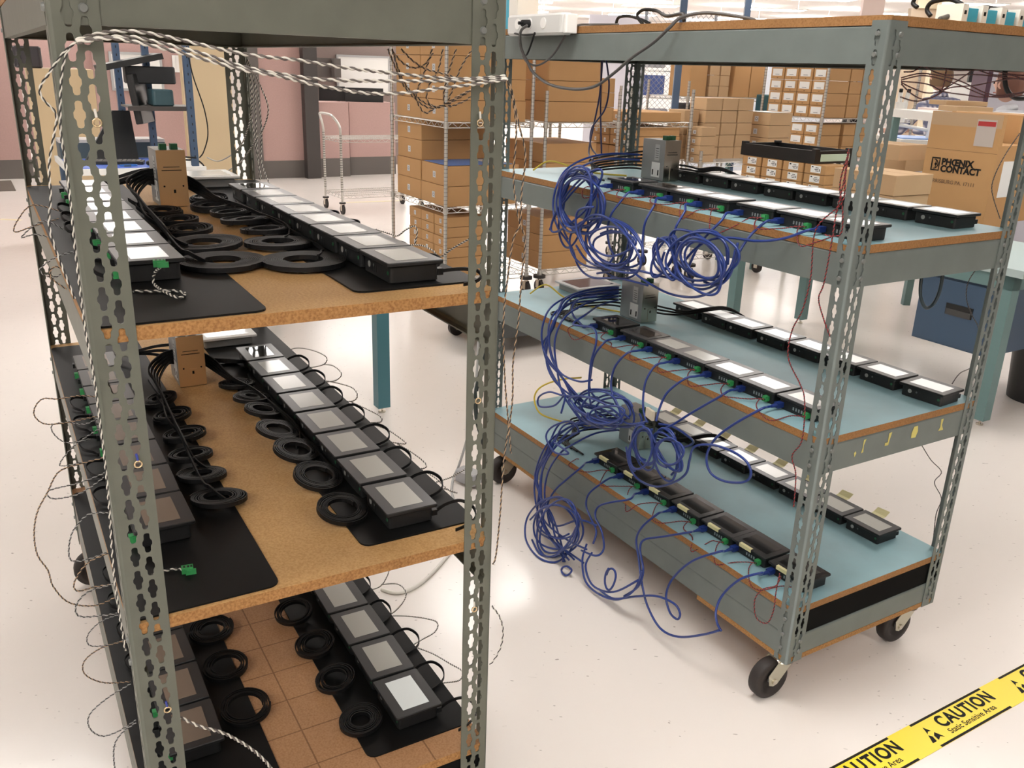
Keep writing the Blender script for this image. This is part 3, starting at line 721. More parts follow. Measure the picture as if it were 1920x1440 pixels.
loops(1146, 1084, 13, 20, 1, -.12, '%s small blue loop curled near the floor under the base edge', 29, .3, 1.1)
extra = [
 ([(1200, 290, .3), (1150, 288, .2), (1105, 295, .1), (1065, 315, .02), (1045, 345, -.03), (1037, 385, -.04), (1045, 425, -.05), (1072, 465, -.05), (1085, 500, -.05), (1110, 520, -.05), (1160, 522, -.05), (1215, 535, -.04)], 'blue cable sweeping left around the far top coil and under it'),
 ([(1200, 300, .3), (1140, 298, .2), (1100, 308, .08), (1060, 335, -.02), (1050, 380, -.04), (1075, 430, -.05), (1110, 470, -.05), (1145, 500, -.05), (1200, 508, -.05), (1250, 520, -.05), (1300, 525, -.05)], 'blue cable sweeping inside the far top coil to the tangle'),
 ([(1180, 505, -.05), (1215, 530, -.05), (1260, 552, -.04), (1310, 556, -.04), (1350, 535, -.05), (1375, 495, -.05), (1383, 455, -.05)], 'blue cable sagging lowest under the top device shelf'),
 ([(1160, 538, .25), (1110, 542, .15), (1065, 556, .06), (1030, 580, -.02), (1016, 620, -.05), (1020, 660, -.05), (1035, 700, -.05), (1060, 740, -.05), (1090, 770, -.04), (1120, 790, -.03)], 'outermost blue cable arching down from the middle power supply'),
 ([(1160, 548, .25), (1115, 552, .15), (1075, 566, .06), (1045, 590, -.02), (1030, 630, -.05), (1036, 670, -.05), (1052, 700, -.05), (1085, 715, -.05), (1110, 712, -.04)], 'second blue cable arching down from the middle power supply'),
 ([(1160, 556, .25), (1120, 562, .15), (1085, 576, .06), (1055, 600, -.02), (1040, 640, -.05), (1044, 690, -.05), (1056, 740, -.05), (1090, 790, -.05)], 'third blue cable arching down from the middle power supply'),
 ([(1160, 562, .25), (1125, 572, .15), (1098, 590, .04), (1075, 608, -.02), (1112, 615, -.02), (1118, 640, -.04), (1108, 680, -.05), (1104, 730, -.05), (1108, 760, -.05)], 'blue cable crossing the plug of the farthest middle panel'),
 ([(1120, 745, -.03), (1060, 742, -.05), (1030, 735, -.06), (1010, 745, -.06), (1012, 762, -.06), (1040, 760, -.06), (1060, 740, -.06), (1052, 775, -.07)], 'blue cable bowing left below the middle shelf corner'),
 ([(1160, 785, .15), (1100, 790, .08), (1060, 805, .0), (1028, 830, -.05), (1008, 870, -.06), (1002, 910, -.06), (1006, 950, -.07), (1020, 990, -.08), (1050, 1030, -.1)], 'outermost blue cable falling beside the base'),
 ([(1160, 795, .15), (1110, 800, .08), (1070, 818, .0), (1040, 840, -.05), (1018, 880, -.06), (1012, 930, -.07), (1020, 975, -.08), (1060, 1010, -.1), (1100, 1030, -.1)], 'second blue cable falling beside the base'),
 ([(1160, 806, .15), (1118, 812, .08), (1080, 830, .0), (1050, 850, -.05), (1026, 890, -.06), (1022, 940, -.07), (1040, 985, -.08), (1085, 975, -.09), (1118, 985, -.1)], 'third blue cable falling beside the base'),
 ([(1040, 830, -.05), (1066, 850, -.05), (1040, 848, -.06), (1024, 820, -.06), (1036, 800, -.05), (1070, 790, -.04), (1085, 808, -.04), (1072, 814, -.04)], 'blue cable curling at the far end of the bottom device shelf'),
 ([(1100, 1020, -.1), (1092, 1050, -.11), (1098, 1090, -.12), (1125, 1115, -.12), (1160, 1124, -.12), (1190, 1105, -.11), (1204, 1070, -.1)], 'blue cable sweeping low under the base edge'),
 ([(1110, 1036, -.1), (1098, 1062, -.11), (1112, 1098, -.12), (1150, 1110, -.12), (1196, 1088, -.11)], 'second blue cable sweeping low under the base edge'),
 ([(1214, 790, -.06), (1180, 795, -.05), (1150, 778, -.04), (1110, 760, -.04), (1080, 765, -.05)], 'blue cable reaching from the tied bunch to the tangle'),
 ([(1235, 795, -.06), (1262, 800, -.04), (1290, 818, .0), (1300, 830, .05), (1280, 838, .06), (1262, 830, .05)], 'blue cable lying loose right of the tied bunch')]
qq = random.Random(5)
for k in range(5):
    j = lambda s=9: qq.uniform(-s, s)
    extra.append(([(1150+j(), 770+6*k, .12), (1105+j(), 778+6*k, .06), (1062+j(), 800+j(), .0), (1030+j(), 838+j(), -.05), (1012+j(), 886+j(), -.06), (1008+j(), 935+j(), -.07), (1022+j(14), 980+j(14), -.08), (1045+j(20), 1020+j(14), -.1), (1075+j(20), 1048+j(10), -.11)], '%s strand of the blue bunch falling past the far base corner' % ORD[k]))
for k in range(4):
    extra.append(([(1160, 540+5*k, .25), (1112+j(), 546+6*k, .15), (1066+j(), 566+j(), .05), (1034+j(), 606+j(), -.03), (1024+j(), 660+j(), -.05), (1048+j(), 712+j(), -.05), (1085+j(12), 752+j(12), -.04), (1135+j(14), 775+j(14), -.03)], '%s strand of the blue bunch falling from the middle device shelf' % ORD[k]))
for pts, l in extra: cable('network_cable', rpath(pts), RC, BLUEC, l, 'cable')
mb = MB(); p = onv('R', 1219, 776, -.06); mb.box(-.02, .02, -.004, .004, -.014, .014, mat('cream tie tag', (.6, .54, .42), .6)); tag(mb.build('cable_tag', M=T(p.x, p.y, p.z, FR['R'][1]-.2)), 'cream tag on the tied bunch of blue cables', 'tag')
# hanging cables in front of the rear post
for pts, l in (([(1130, 108, .3), (1124, 180, .3), (1112, 240, .3), (1104, 285, .25), (1112, 300, .2)], 'left dark blue cable hanging from the top shelf'),
               ([(1136, 108, .3), (1142, 160, .3), (1134, 205, .3), (1110, 240, .3), (1108, 275, .28), (1125, 296, .25)], 'curved dark blue cable hanging from the top shelf'),
               ([(1128, 108, .32), (1126, 200, .32), (1128, 290, .3)], 'straight dark blue cable hanging from the top shelf')):
    cable('network_cable', [onv('R', *p) for p in pts], .003, mat('navy cable jacket', (.02, .022, .09), .4), l)
# black leads in and out of the supplies on the right cart
for i, (us, vs2) in enumerate(((1.072, .366), (.985, .25), (.968, .275))):
    z = ZR[i]
    for k in range(6):
        pts = [(us+.113, vs2+.01+.006*k, z+.03+.012*k), (us+.16, vs2-.03, z+.03+.010*k), (us+.2+.01*k, vs2-.12, z+.02+.006*k), (us+.17, vs2-.19+.01*k, z+.012+.003*k), (us+.13+.02*k, vs2-.2, z+.006), (us+.05+.03*k, vs2-.205-.004*k, z+.006)]
        if i == 2: pts = [(a, b, c) for a, b, c in pts]
        cable('power_cable', [glo('R', *p) for p in pts], .0032, BLACKC, '%s dark cable behind the supply on the %s device shelf, right cart' % (ORD[k], ZN[i]), 'cable', 'dark supply cables')
    for k in range(3):
        pts = [(us+.0, vs2+.068, z+.03+.012*k), (us-.03, vs2+.09, z+.03+.01*k), (us-.07, .455+.004*k if i == 0 else vs2+.13, z+.035+.006*k), (us-.1, .52, z+.045+.004*k), (us-.14, .57, z+.03), (us-.17, .585, z+.008)]
        cable('power_cable', [glo('R', *p) for p in pts], .0032, BLACKC, '%s dark cable right of the supply on the %s device shelf, right cart' % (ORD[k], ZN[i]), 'cable', 'dark supply cables')
# yellow cables
for pts, l in (([(1.46, .10, ZR[0]+.004), (1.45, .16, ZR[0]+.035), (1.40, .22, ZR[0]+.02), (1.32, .27, ZR[0]+.005), (1.22, .33, ZR[0]+.005)], 'yellow cable arching over the far end of the top device shelf'),
               ([(1.48, .12, ZR[1]+.004), (1.45, .17, ZR[1]+.04), (1.36, .19, ZR[1]+.012), (1.25, .21, ZR[1]+.005), (1.12, .27, ZR[1]+.005)], 'yellow cable arching over the far end of the middle device shelf')):
    cable('network_cable', [glo('R', *p) for p in pts], .003, YELC, l)
cable('network_cable', rpath([(1090, 708, .1), (1050, 712, .02), (1015, 725, -.03), (1002, 745, -.04), (1010, 772, -.03), (1035, 785, .02), (1080, 795, .1), (1150, 800, .2)]), .003, YELC, 'yellow cable looping left of the bottom device shelf corner')

# ---------------------------------------------------------------- red and black twisted leads on the right cart
def twisted(pts, label, m1, m2, r=.0011, pitch=.011, grp=None, name='twisted_wire'):
    mb = MB(); twist(mb, pts, r, pitch, m1, m2); return tag(mb.build(name), label, 'wire', grp)
for i in range(3):
    ms = [NEARPLUG[(i, k)] for k in range(7)]
    for k in range(7):
        A = ms[k] @ Vector((-.038, .057, .0115))
        B = (ms[k+1] @ Vector((-.038, .057, .0115))) if k < 6 else ms[k] @ Vector((.1, .085, .004))
        q = random.Random(i*10+k); d = FM('R', 0, 0, 0).to_3x3() @ Vector((0, 1, 0)); ux = FM('R', 0, 0, 0).to_3x3() @ Vector((1, 0, 0))
        o1, o2 = q.uniform(.03, .07), q.uniform(.04, .085); dz = q.uniform(-.05, .0)
        pts = [A, A+ux*.012+d*.012, A+ux*.026+d*(.022)+Vector((0, 0, -.004)), A+ux*.04+d*o1+Vector((0, 0, -.008 if o1 < .045 else dz*.6)), A.lerp(B, .55)+d*o2+Vector((0, 0, dz if o2 > .06 else -.009)), B+d*.035-ux*.01+Vector((0, 0, -.008)), B+d*.01+ux*.004, B]
        zt = ZR[i]
        for j, p in enumerate(pts):
            vloc = -(FM('R', 0, 0, 0).inverted() @ p).y
            if vloc > .004: p.z = max(p.z, zt+.0035)
            elif vloc > -.012: p += d*(vloc+.012)
        twisted(pts, 'red and black wire leaving the %s front row panel, %s device shelf, right cart' % (ORD[k], ZN[i]), REDW, BLACKW, .00095, .0095, 'red and black twisted wires')
rw = [
 ([(1592, 280, -.012), (1585, 330, -.012), (1578, 380, -.012), (1530, 430, -.015), (1520, 520, -.02), (1505, 580, -.03), (1485, 620, -.03), (1478, 670, -.03), (1500, 720, -.03), (1508, 745, -.02), (1508, 790, -.015), (1502, 830, -.015), (1485, 855, -.015), (1492, 890, -.015), (1488, 950, -.012)], 'red twisted wire dropping past every shelf left of the near post'),
 ([(1590, 285, -.014), (1582, 340, -.014), (1568, 400, -.014), (1560, 450, -.016), (1545, 530, -.02), (1535, 560, -.02), (1545, 600, -.015), (1556, 630, -.01)], 'red twisted wire hanging beside the near post of the right cart'),
 ([(1590, 290, -.01), (1575, 345, -.01), (1580, 400, -.01), (1575, 440, -.01), (1545, 440, -.01)], 'short red twisted wire ending at the nearest top panel'),
 ([(1464, 1080, -.006), (1455, 1098, -.008), (1430, 1105, -.02), (1415, 1125, -.03), (1418, 1158, -.03), (1438, 1168, -.03), (1450, 1145, -.03), (1455, 1110, -.02), (1462, 1075, -.008)], 'red twisted loop hanging over the base beam near the near post')]
for pts, l in rw: twisted([onv('R', *p) for p in pts], l, REDW, BLACKW, .001, .0105)
# wires under the right cart's top shelf on the short side
for k, pts in enumerate([
 [(1690, 146), (1725, 138), (1760, 142), (1800, 152), (1850, 175), (1890, 180), (1930, 170)],
 [(1690, 150), (1730, 142), (1770, 150), (1800, 160), (1860, 182), (1930, 178)],
 [(1690, 153), (1720, 155), (1745, 160), (1770, 172), (1810, 178), (1850, 182), (1925, 172)],
 [(1690, 155), (1710, 165), (1735, 174), (1760, 172), (1790, 155), (1820, 135), (1840, 125)],
 [(1690, 158), (1712, 178), (1735, 186), (1765, 170), (1775, 125)],
 [(1688, 182), (1720, 190), (1755, 180), (1780, 165), (1830, 160), (1880, 150), (1925, 146)],
 [(1730, 124), (1770, 140), (1830, 140), (1880, 145), (1925, 150)],
 [(1750, 124), (1790, 132), (1850, 132), (1900, 140), (1930, 142)],
 [(1820, 126), (1860, 140), (1900, 142), (1930, 155)],
 [(1695, 135), (1712, 134), (1728, 124)]]):
    twisted([onu('R', x, y, .03) for x, y in pts], '%s dark twisted wire slung under the top shelf end, right cart' % (ORD+['tenth', 'eleventh'])[k], mat('dark red insulation', (.12, .02, .02), .5), BLACKW, .0009, .010, 'wires under the top shelf end')
cable('power_cable', [onu('R', x, y, .1) for x, y in [(1886, 120), (1884, 150), (1890, 172), (1905, 184), (1925, 184)]], .006, BLACKC, 'thick black cable looping under the top shelf at right edge')
cable('power_cable', [onu('R', x, y, .1) for x, y in [(1731, 505), (1726, 535), (1727, 560), (1736, 577), (1750, 570), (1762, 545), (1769, 505)]], .0045, mat('teal black cable', (.012, .03, .04), .4), 'dark cable loop hanging below the top device shelf end')
for pts, l in (([(1830, 505), (1815, 530), (1812, 560), (1822, 590), (1835, 620), (1830, 680), (1800, 700), (1785, 720)], 'thin dark wire trailing beside the far right post'),
               ([(1727, 833), (1745, 862), (1765, 885), (1752, 905), (1765, 935), (1755, 965), (1750, 1010)], 'thin black twisted wire below the lettered beam'),
               ([(1912, 250), (1885, 290), (1865, 330), (1860, 360), (1875, 410)], 'dark twisted wire left of the far right post')):
    twisted([onu('R', x, y, .25) for x, y in pts], l, BLACKW, mat('grey wire insulation', (.15, .13, .12), .5), .0009, .011)

# ---------------------------------------------------------------- things on and below the right cart's top shelf
zt = 1.677
r = empty('surge_protector', FM('R', 1.25, -.004, 1.652), 'white power strip fixed to the far end of the right cart beam', 'power strip')
mb = MB(); mb.rbox(-.155, .175, .0, .045, .0, .062, mat('light grey plastic', (.62, .62, .6), .35), .02, 5)
o = mb.build('housing', r)
mb = MB(); mb.rbox(-.172, -.156, .001, .044, .004, .058, WHITE, .006); mb.build('end_cap', r)
mb = MB(); 
for x in (-.05, .03, .10): mb.cyl((x, .045, .034), (x, .0465, .034), .016, WHITE, 18)
mb.build('outlet', r)
mb = MB(); mb.cyl((.03, .0465, .034), (.03, .072, .034), .012, BLACKC, 12, .010); mb.cyl((.03, .072, .034), (.03, .085, .034), .005, BLACKC, 8); mb.build('plug', r)
cable('power_cable', [onv('R', x, y, v) for x, y, v in [(988, 48, -.085), (976, 60, -.08), (977, 90, -.06), (990, 118, -.04), (1000, 136, -.03), (1030, 158, -.03), (1075, 167, -.03), (1115, 162, -.03), (1150, 138, -.03), (1185, 108, -.03), (1225, 80, -.03), (1255, 52, -.02), (1275, 34, -.005), (1310, 25, .02), (1350, 26, .05), (1400, 34, .08), (1420, 40, .1)]], .0045, GREYD, 'thick grey black cord drooping in front of the top beam')
cable('power_cable', [onv('R', x, y, v) for x, y, v in [(980, 104, -.05), (990, 118, -.03), (1010, 122, -.02), (1035, 105, -.02), (1055, 75, -.02), (1068, 55, -.015), (1085, 47, .0), (1110, 46, .04), (1160, 46, .08)]], .0032, GREYD, 'thinner dark cord rising over the end of the power strip')
cable('power_cable', [onv('R', x, y, v) for x, y, v in [(952, 58, -.02), (975, 65, -.06), (1000, 65, -.06), (1002, 63, -.06), (995, 85, -.06), (989, 100, -.06), (986, 104, -.05)]], .003, BLACKC, 'short black cord bent in front of the power strip')
for pts, l in (([(1205, 45, .25), (1195, 30, .25), (1205, 19, .25), (1230, 20, .25), (1250, 30, .2), (1280, 26, .15), (1282, 38, .1)], 'black cable loop standing on the top shelf'),
               ([(1155, 46, .3), (1160, 33, .3), (1178, 30, .3), (1200, 36, .3), (1218, 44, .3)], 'low black cable arch on the top shelf'),
               ([(1720, 14, .3), (1712, 6, .3), (1718, -8, .3)], 'left black cable rising above the top shelf end'),
               ([(1745, 30, .3), (1738, 18, .3), (1748, 4, .3), (1780, -1, .3), (1803, 8, .3), (1812, 22, .3)], 'black cable arch over the blue modules')):
    cable('power_cable', [onv('R', *p) for p in pts], .005, BLACKC, l)
cable('power_cable', [onu('R', x, y, .06) for x, y in [(1762, 36), (1790, 27), (1820, 18), (1850, 14), (1880, 20), (1905, 30), (1925, 42)]], .0055, GREYD, 'thick grey cable bowed over the blue modules')
# blue and white DIN rail modules at the right end of the top shelf
for k, v in enumerate((.30, .37, .44, .51, .58)):
    r = empty('terminal_module', FM('R', .06, v, zt+.0005), '%s blue and white control module on the top shelf of the right cart' % ORD[k], 'control module', 'blue control modules')
    mb = MB(); mb.rbox(-.03, .03, -.03, .012, 0, .030, mat('cyan blue plastic', (.05, .36, .5), .45), .003); mb.build('case', r)
    mb = MB(); mb.box(-.034, .03, .0135, .033, 0, .037, mat('cream plastic', (.75, .72, .65), .5)); mb.box(-.0345, -.034, .019, .027, .016, .024, INK); mb.build('cover', r)
r = empty('control_box', FM('R', 1.465, .03, zt+.0005), 'cyan and beige control box at the far end of the top shelf', 'control module')
mb = MB(); mb.box(.025, .06, -.05, .028, 0, .11, mat('cyan blue plastic', (.05, .36, .5), .45)); mb.build('case', r)
mb = MB(); mb.box(-.03, .0245, -.05, .03, 0, .12, mat('cream plastic', (.75, .72, .65), .5)); mb.build('cover', r)

# ---------------------------------------------------------------- wires strung on the left cart
WT = 'white and grey twisted wires across the left cart'
GW = mat('grey shade insulation', (.13, .11, .10), .5)
for k, (pts, l) in enumerate([
 ([(143, 76), (165, 68), (205, 60), (262, 60), (340, 75), (455, 101), (560, 113), (640, 126), (760, 140), (860, 148), (947, 143)], 'uppermost twisted wire strung between the near posts, left cart'),
 ([(143, 78), (180, 72), (240, 69), (290, 78), (380, 101), (460, 126), (560, 144), (640, 151), (780, 152), (880, 151), (949, 147)], 'middle twisted wire strung between the near posts, left cart'),
 ([(145, 80), (200, 72), (250, 78), (330, 97), (460, 132), (520, 142), (600, 161), (690, 175), (760, 174), (830, 165), (890, 158), (951, 149)], 'lowest twisted wire strung between the near posts, left cart')]):
    twisted([onu('L', x, y, -.012-.004*k) for x, y in pts], l, WHITEW, GW, .0014, .0205)
for pts, l in [
 ([(143, 78), (130, 90), (120, 115), (115, 150), (113, 200), (114, 250), (122, 300), (130, 360), (136, 420), (142, 480), (152, 560), (160, 620), (175, 700), (186, 780), (198, 880), (205, 960), (212, 1060), (222, 1140), (235, 1220)], 'long twisted wire running down the near left post'),
 ([(141, 80), (118, 100), (90, 140), (75, 165), (80, 185), (105, 215), (100, 260), (92, 310), (95, 370), (92, 420), (105, 470), (140, 560)], 'black and white wire bowing left of the near left post'),
 ([(952, 150), (962, 180), (972, 230), (985, 290), (978, 360), (975, 420), (962, 450), (952, 520), (944, 600), (946, 700), (952, 780), (958, 850)], 'tan and black wire hanging right of the near right post'),
 ([(950, 152), (962, 190), (968, 250), (963, 330), (970, 400), (984, 450), (978, 520), (972, 600), (962, 680), (960, 760), (945, 860), (938, 960), (930, 1040), (924, 1058)], 'second tan and black wire hanging right of the near right post'),
 ([(922, 1136), (936, 1155), (943, 1180), (940, 1210), (928, 1235), (918, 1246)], 'short twisted wire bowing right of the near right post')]:
    twisted([onu('L', x, y, -.014) for x, y in pts], l, (TANW if 'tan' in l else WHITEW), BLACKW, .0009, .015)
twisted([onu('L', x, y, .01) for x, y in [(338, 1345), (375, 1362), (420, 1375), (465, 1400), (495, 1425), (515, 1450)]], 'white twisted wire crossing the bottom corner of the left cart', WHITEW, GW, .0015, .017)
# loops outside the left row
lo = [(1, [(190, 745), (150, 742), (110, 748), (80, 748), (65, 765), (66, 782), (85, 795), (120, 793), (160, 785), (195, 778)], .62),
      (1, [(200, 775), (160, 795), (128, 792), (98, 797), (102, 815), (125, 830), (160, 825), (190, 815)], .75),
      (1, [(192, 800), (140, 835), (112, 870), (130, 872), (170, 862), (200, 850)], .7),
      (1, [(196, 858), (150, 870), (110, 885), (88, 925), (70, 960), (64, 1000), (70, 1040), (90, 1070), (100, 1100), (130, 1130), (180, 1135), (225, 1115)], .35),
      (1, [(200, 885), (150, 905), (92, 920), (100, 935), (150, 925), (195, 895)], .45),
      (1, [(205, 962), (165, 965), (135, 1000), (130, 1045), (150, 1052), (190, 1040), (215, 1030)], .3),
      (1, [(210, 1035), (165, 1055), (140, 1090), (145, 1108), (180, 1100), (215, 1095)], .25),
      (1, [(212, 1095), (165, 1110), (143, 1135), (148, 1155), (185, 1155), (220, 1150)], .2),
      (2, [(230, 1150), (190, 1165), (165, 1190), (168, 1210), (200, 1210), (235, 1200)], .6),
      (2, [(240, 1200), (190, 1215), (158, 1240), (160, 1265), (195, 1280), (245, 1278)], .45),
      (2, [(245, 1282), (200, 1310), (168, 1340), (168, 1365), (190, 1380), (220, 1372), (255, 1350)], .35),
      (2, [(255, 1355), (228, 1375), (214, 1400), (215, 1440), (225, 1480)], .25),
      (0, [(110, 395), (60, 385), (32, 415), (28, 435), (60, 425), (110, 410)], .9),
      (0, [(120, 430), (80, 415), (40, 445), (70, 440), (130, 455)], .75),
      (0, [(150, 470), (110, 480), (75, 505), (100, 520), (140, 500)], .5),
      (0, [(150, 520), (105, 500), (95, 520), (130, 545), (160, 560)], .4)]
for k, (i, pts, u) in enumerate(lo):
    twisted([onu('L', x, y, u) for x, y in pts], ['topmost', 'second', 'third', 'fourth', 'fifth', 'sixth', 'seventh', 'eighth', 'ninth', 'tenth', 'eleventh', 'lowest', 'farthest upper', 'second upper', 'third upper', 'lowest upper'][k]+' thin grey wire loop bowing out left of the left cart', GREYC if k % 3 else TANW, BLACKW, .0008, .010, 'thin wire loops outside the left cart')
# loops outside the right row
ro = [(1, [(534, 661), (552, 653), (575, 654), (600, 662), (613, 672), (605, 684), (575, 690), (568, 686)], .655),
      (1, [(605, 683), (625, 686), (640, 700), (632, 712), (612, 716), (600, 716)], .66),
      (1, [(612, 714), (640, 720), (662, 728), (670, 742), (660, 752), (630, 750)], .66),
      (1, [(655, 752), (690, 768), (712, 780), (715, 790), (700, 792), (668, 790)], .66),
      (1, [(690, 793), (725, 805), (755, 825), (760, 832), (740, 830), (706, 825)], .66),
      (1, [(745, 832), (775, 850), (797, 868), (797, 877), (780, 878), (748, 872)], .66),
      (1, [(790, 918), (815, 905), (845, 895), (875, 878)], .66),
      (1, [(785, 878), (815, 895), (840, 918), (857, 924), (830, 916), (792, 918)], .67),
      (2, [(730, 1065), (726, 1080), (712, 1100), (685, 1108)], .68), (2, [(715, 1096), (745, 1095), (761, 1110), (755, 1130), (735, 1150), (715, 1154)], .67),
      (2, [(718, 1155), (760, 1155), (800, 1160), (820, 1168), (815, 1185), (790, 1200), (768, 1213)], .68),
      (2, [(775, 1212), (810, 1225), (845, 1245), (866, 1258), (862, 1275), (835, 1280), (802, 1281)], .66),
      (0, [(705, 430), (730, 438), (745, 442), (762, 430), (778, 424), (782, 436), (778, 458)], .63), (0, [(765, 460), (790, 460), (812, 470), (824, 482), (850, 465), (885, 445)], .62)]
for k, (i, pts, v) in enumerate(ro):
    twisted([onv('L', x, y, v) for x, y in pts], ('upper shelf' if i == 0 else 'middle shelf' if i == 1 else 'lower shelf')+' thin wire loop, number %s going nearer, outside the right hand panels' % ['one', 'two', 'three', 'four', 'five', 'six', 'seven', 'eight', 'one', 'two', 'three', 'four', 'one', 'two'][k], WHITEW, BLACKW, .0009, .0105, 'thin wire loops outside the right hand panels')
# loose wires hanging at the far right post
for k, pts in enumerate([[(462, 112), (470, 160), (472, 220), (482, 290), (490, 335)], [(463, 112), (482, 170), (490, 240), (490, 300), (505, 345)], [(464, 112), (490, 165), (503, 205), (492, 245), (480, 262), (455, 300), (425, 322)],
                         [(462, 115), (474, 180), (462, 250), (440, 285), (410, 302), (388, 295)], [(465, 118), (476, 150), (480, 240), (484, 300), (488, 338)]]):
    twisted([onv('L', x, y, .57) for x, y in pts], '%s white and black wire hanging at the far right post of the left cart' % ORD[k], WHITEW, BLACKW, .0011, .013, 'wires at the far right post')
# wires under the left cart's top shelf, seen against the cartons
for k, pts in enumerate([[(727, 92), (745, 135), (760, 165), (790, 195), (815, 203), (850, 190), (885, 168)], [(735, 92), (755, 150), (785, 185), (820, 200), (860, 180), (890, 165)], [(810, 92), (802, 120), (790, 150), (780, 180), (790, 205), (800, 212), (812, 205)],
                         [(830, 92), (822, 130), (805, 160), (800, 185), (815, 200), (845, 198)], [(735, 95), (755, 118), (775, 127), (795, 122), (812, 100)], [(752, 92), (775, 115), (800, 130), (830, 138), (862, 148)],
                         [(855, 92), (840, 140), (832, 180), (838, 200), (870, 190), (890, 175)], [(885, 94), (865, 125), (850, 165), (840, 188)]]):
    twisted([onu('L', x, y, .25) for x, y in pts], '%s dark twisted wire sagging under the top shelf, left cart' % ORD[k], TANW, BLACKW, .0009, .0115, 'wires under the left cart top shelf')
# loose green plugs on the near corners of the left cart
for (px, py, z, i, l) in ((300, 492, ZL[0]+.045, 0, 'green terminal plug lying on the nearest top left panel'), (353, 1072, ZL[1]+MT+.0, 1, 'green terminal plug lying on the near left mat corner, middle shelf')):
    p = onz(px, py, z); mb = MB(); mb.box(-.010, .008, -.006, .006, 0, .010, GREEN); mb.box(-.004, .012, -.011, -.006, 0, .008, GREEN)
    for x in (-.007, -.001, .004): mb.box(x, x+.003, -.003, .003, .01, .0104, BLACK)
    tag(mb.build('terminal_plug', M=T(p.x, p.y, p.z-(.006 if i == 0 else 0), .4)), l, 'plug')
twisted([onz(x, y, z) for x, y, z in [(300, 502, 1.25), (290, 512, 1.235), (288, 530, 1.2185), (305, 545, 1.2185), (335, 558, 1.218), (347, 550, 1.218), (325, 545, 1.218), (290, 546, 1.218), (250, 546, 1.22)]], 'white wire of the loose green plug on the top shelf mat', WHITEW, BLACKW, .0012, .013)
twisted([onz(x, y, ZL[1]+.007) for x, y in [(343, 1069), (330, 1067), (300, 1072), (285, 1078)]], 'short white wire of the loose green plug on middle shelf mat', WHITEW, BLACKW, .0012, .013)
# small ring connectors tied in post holes
for (px, py, l) in ((182, 230, 'brass ring connector in the near left post near the top'), (259, 870, 'brass ring connector in the near left post at middle height'), (314, 1330, 'brass ring connector in the near left post near the bottom'), (896, 751, 'brass ring connector in the near right post at middle height'), (889, 1142, 'brass ring connector in the near right post near the bottom'), (900, 230, 'brass ring connector in the near right post near the top')):
    p = onu('L', px, py, -.004); M = Matrix.Translation(p) @ Matrix.Rotation(FR['L'][1], 4, 'Z'); mb = MB(); N = 16
    mb.tube([(-.001, .0048*math.cos(2*math.pi*k/N), .0048*math.sin(2*math.pi*k/N)) for k in range(N)], .0014, mat('brass', (.7, .55, .35), .25, metal=1), 8, closed=True)
    mb.cyl((-.001, 0, .006), (-.001, .001, .016), .0017, mat('blue crimp sleeve', (.03, .05, .3), .4) if px in (259, 314) else WHITEW, 8)
    tag(mb.build('ring_terminal', M=M), l, 'connector')
# grey mains cord and black conduit between the carts
cable('power_cable', [onz(x, y, .006) for x, y in [(845, 1035), (815, 1070), (780, 1100), (745, 1112), (715, 1105)]], .0055, WHITEW, 'pale grey cord lying on the floor behind the left cart')
cable('power_cable', [glo('R', *p) for p in [(1.60, .02, .75), (1.60, .03, .62), (1.595, .0, .5), (1.57, -.05, .38), (1.53, -.07, .28), (1.50, -.06, .20), (1.49, -.05, .14)]], .0085, mat('greenish black conduit', (.02, .03, .028), .45), 'thick black cord curving down at the far end of the right cart')
cable('power_cable', [glo('R', *p) for p in [(1.60, -.03, .70), (1.60, -.03, .5), (1.57, -.06, .35), (1.56, -.09, .2), (1.58, -.12, .06), (1.60, -.13, .01), (1.48, -.2, .008), (1.35, -.24, .008)]], .005, GREYC, 'pale grey cord falling to the floor at the far end of the right cart')
r = mb = MB(); mb.rbox(-.05, .05, -.03, .03, .0, .05, mat('grey clear plastic', (.35, .35, .36), .3), .012); q = glo('R', 1.53, -.10, .012)
tag(mb.build('plug_adapter', M=T(q.x, q.y, q.z, FR['R'][1]+.4)), 'grey plug adapter on the floor by the far end of the right cart', 'adapter')

# ---------------------------------------------------------------- background: wire racks and cartons behind the carts
KO = Vector((-.4863, 6.0))
AV = Vector((math.cos(TH), math.sin(TH))); BV = Vector((AV.y, -AV.x))
def kp(b, a, z=0): q = KO+BV*b+AV*a; return Vector((q.x, q.y, z))
def KM(b, a, z=0, rz=0): q = kp(b, a, z); return T(q.x, q.y, z, RB+rz)
def wire_shelf(mb, x0, x1, y0, y1, z):
    for p, q in (((x0, y0), (x1, y0)), ((x1, y0), (x1, y1)), ((x1, y1), (x0, y1)), ((x0, y1), (x0, y0))):
        P, Q = Vector((*p, z)), Vector((*q, z)); mb.cyl(P, Q, .0035, CHROME, 6); mb.cyl(P-Vector((0, 0, .032)), Q-Vector((0, 0, .032)), .003, CHROME, 6)
        L = (Q-P).length; n = max(4, int(L/.042)); pts = []
        for i in range(n+1):
            pt = P.lerp(Q, i/n); pt = pt-Vector((0, 0, 0 if i % 2 else .032)); pts.append(pt)
        mb.tube(pts, .0023, CHROME, 5)
    n = int((x1-x0)/.026)
    for i in range(1, n): x = x0+(x1-x0)*i/n; mb.cyl((x, y0, z+.002), (x, y1, z+.002), .0017, CHROME, 4)
    for y in (y0+(y1-y0)/3, y0+(y1-y0)*2/3): mb.cyl((x0, y, z-.002), (x1, y, z-.002), .003, CHROME, 5)
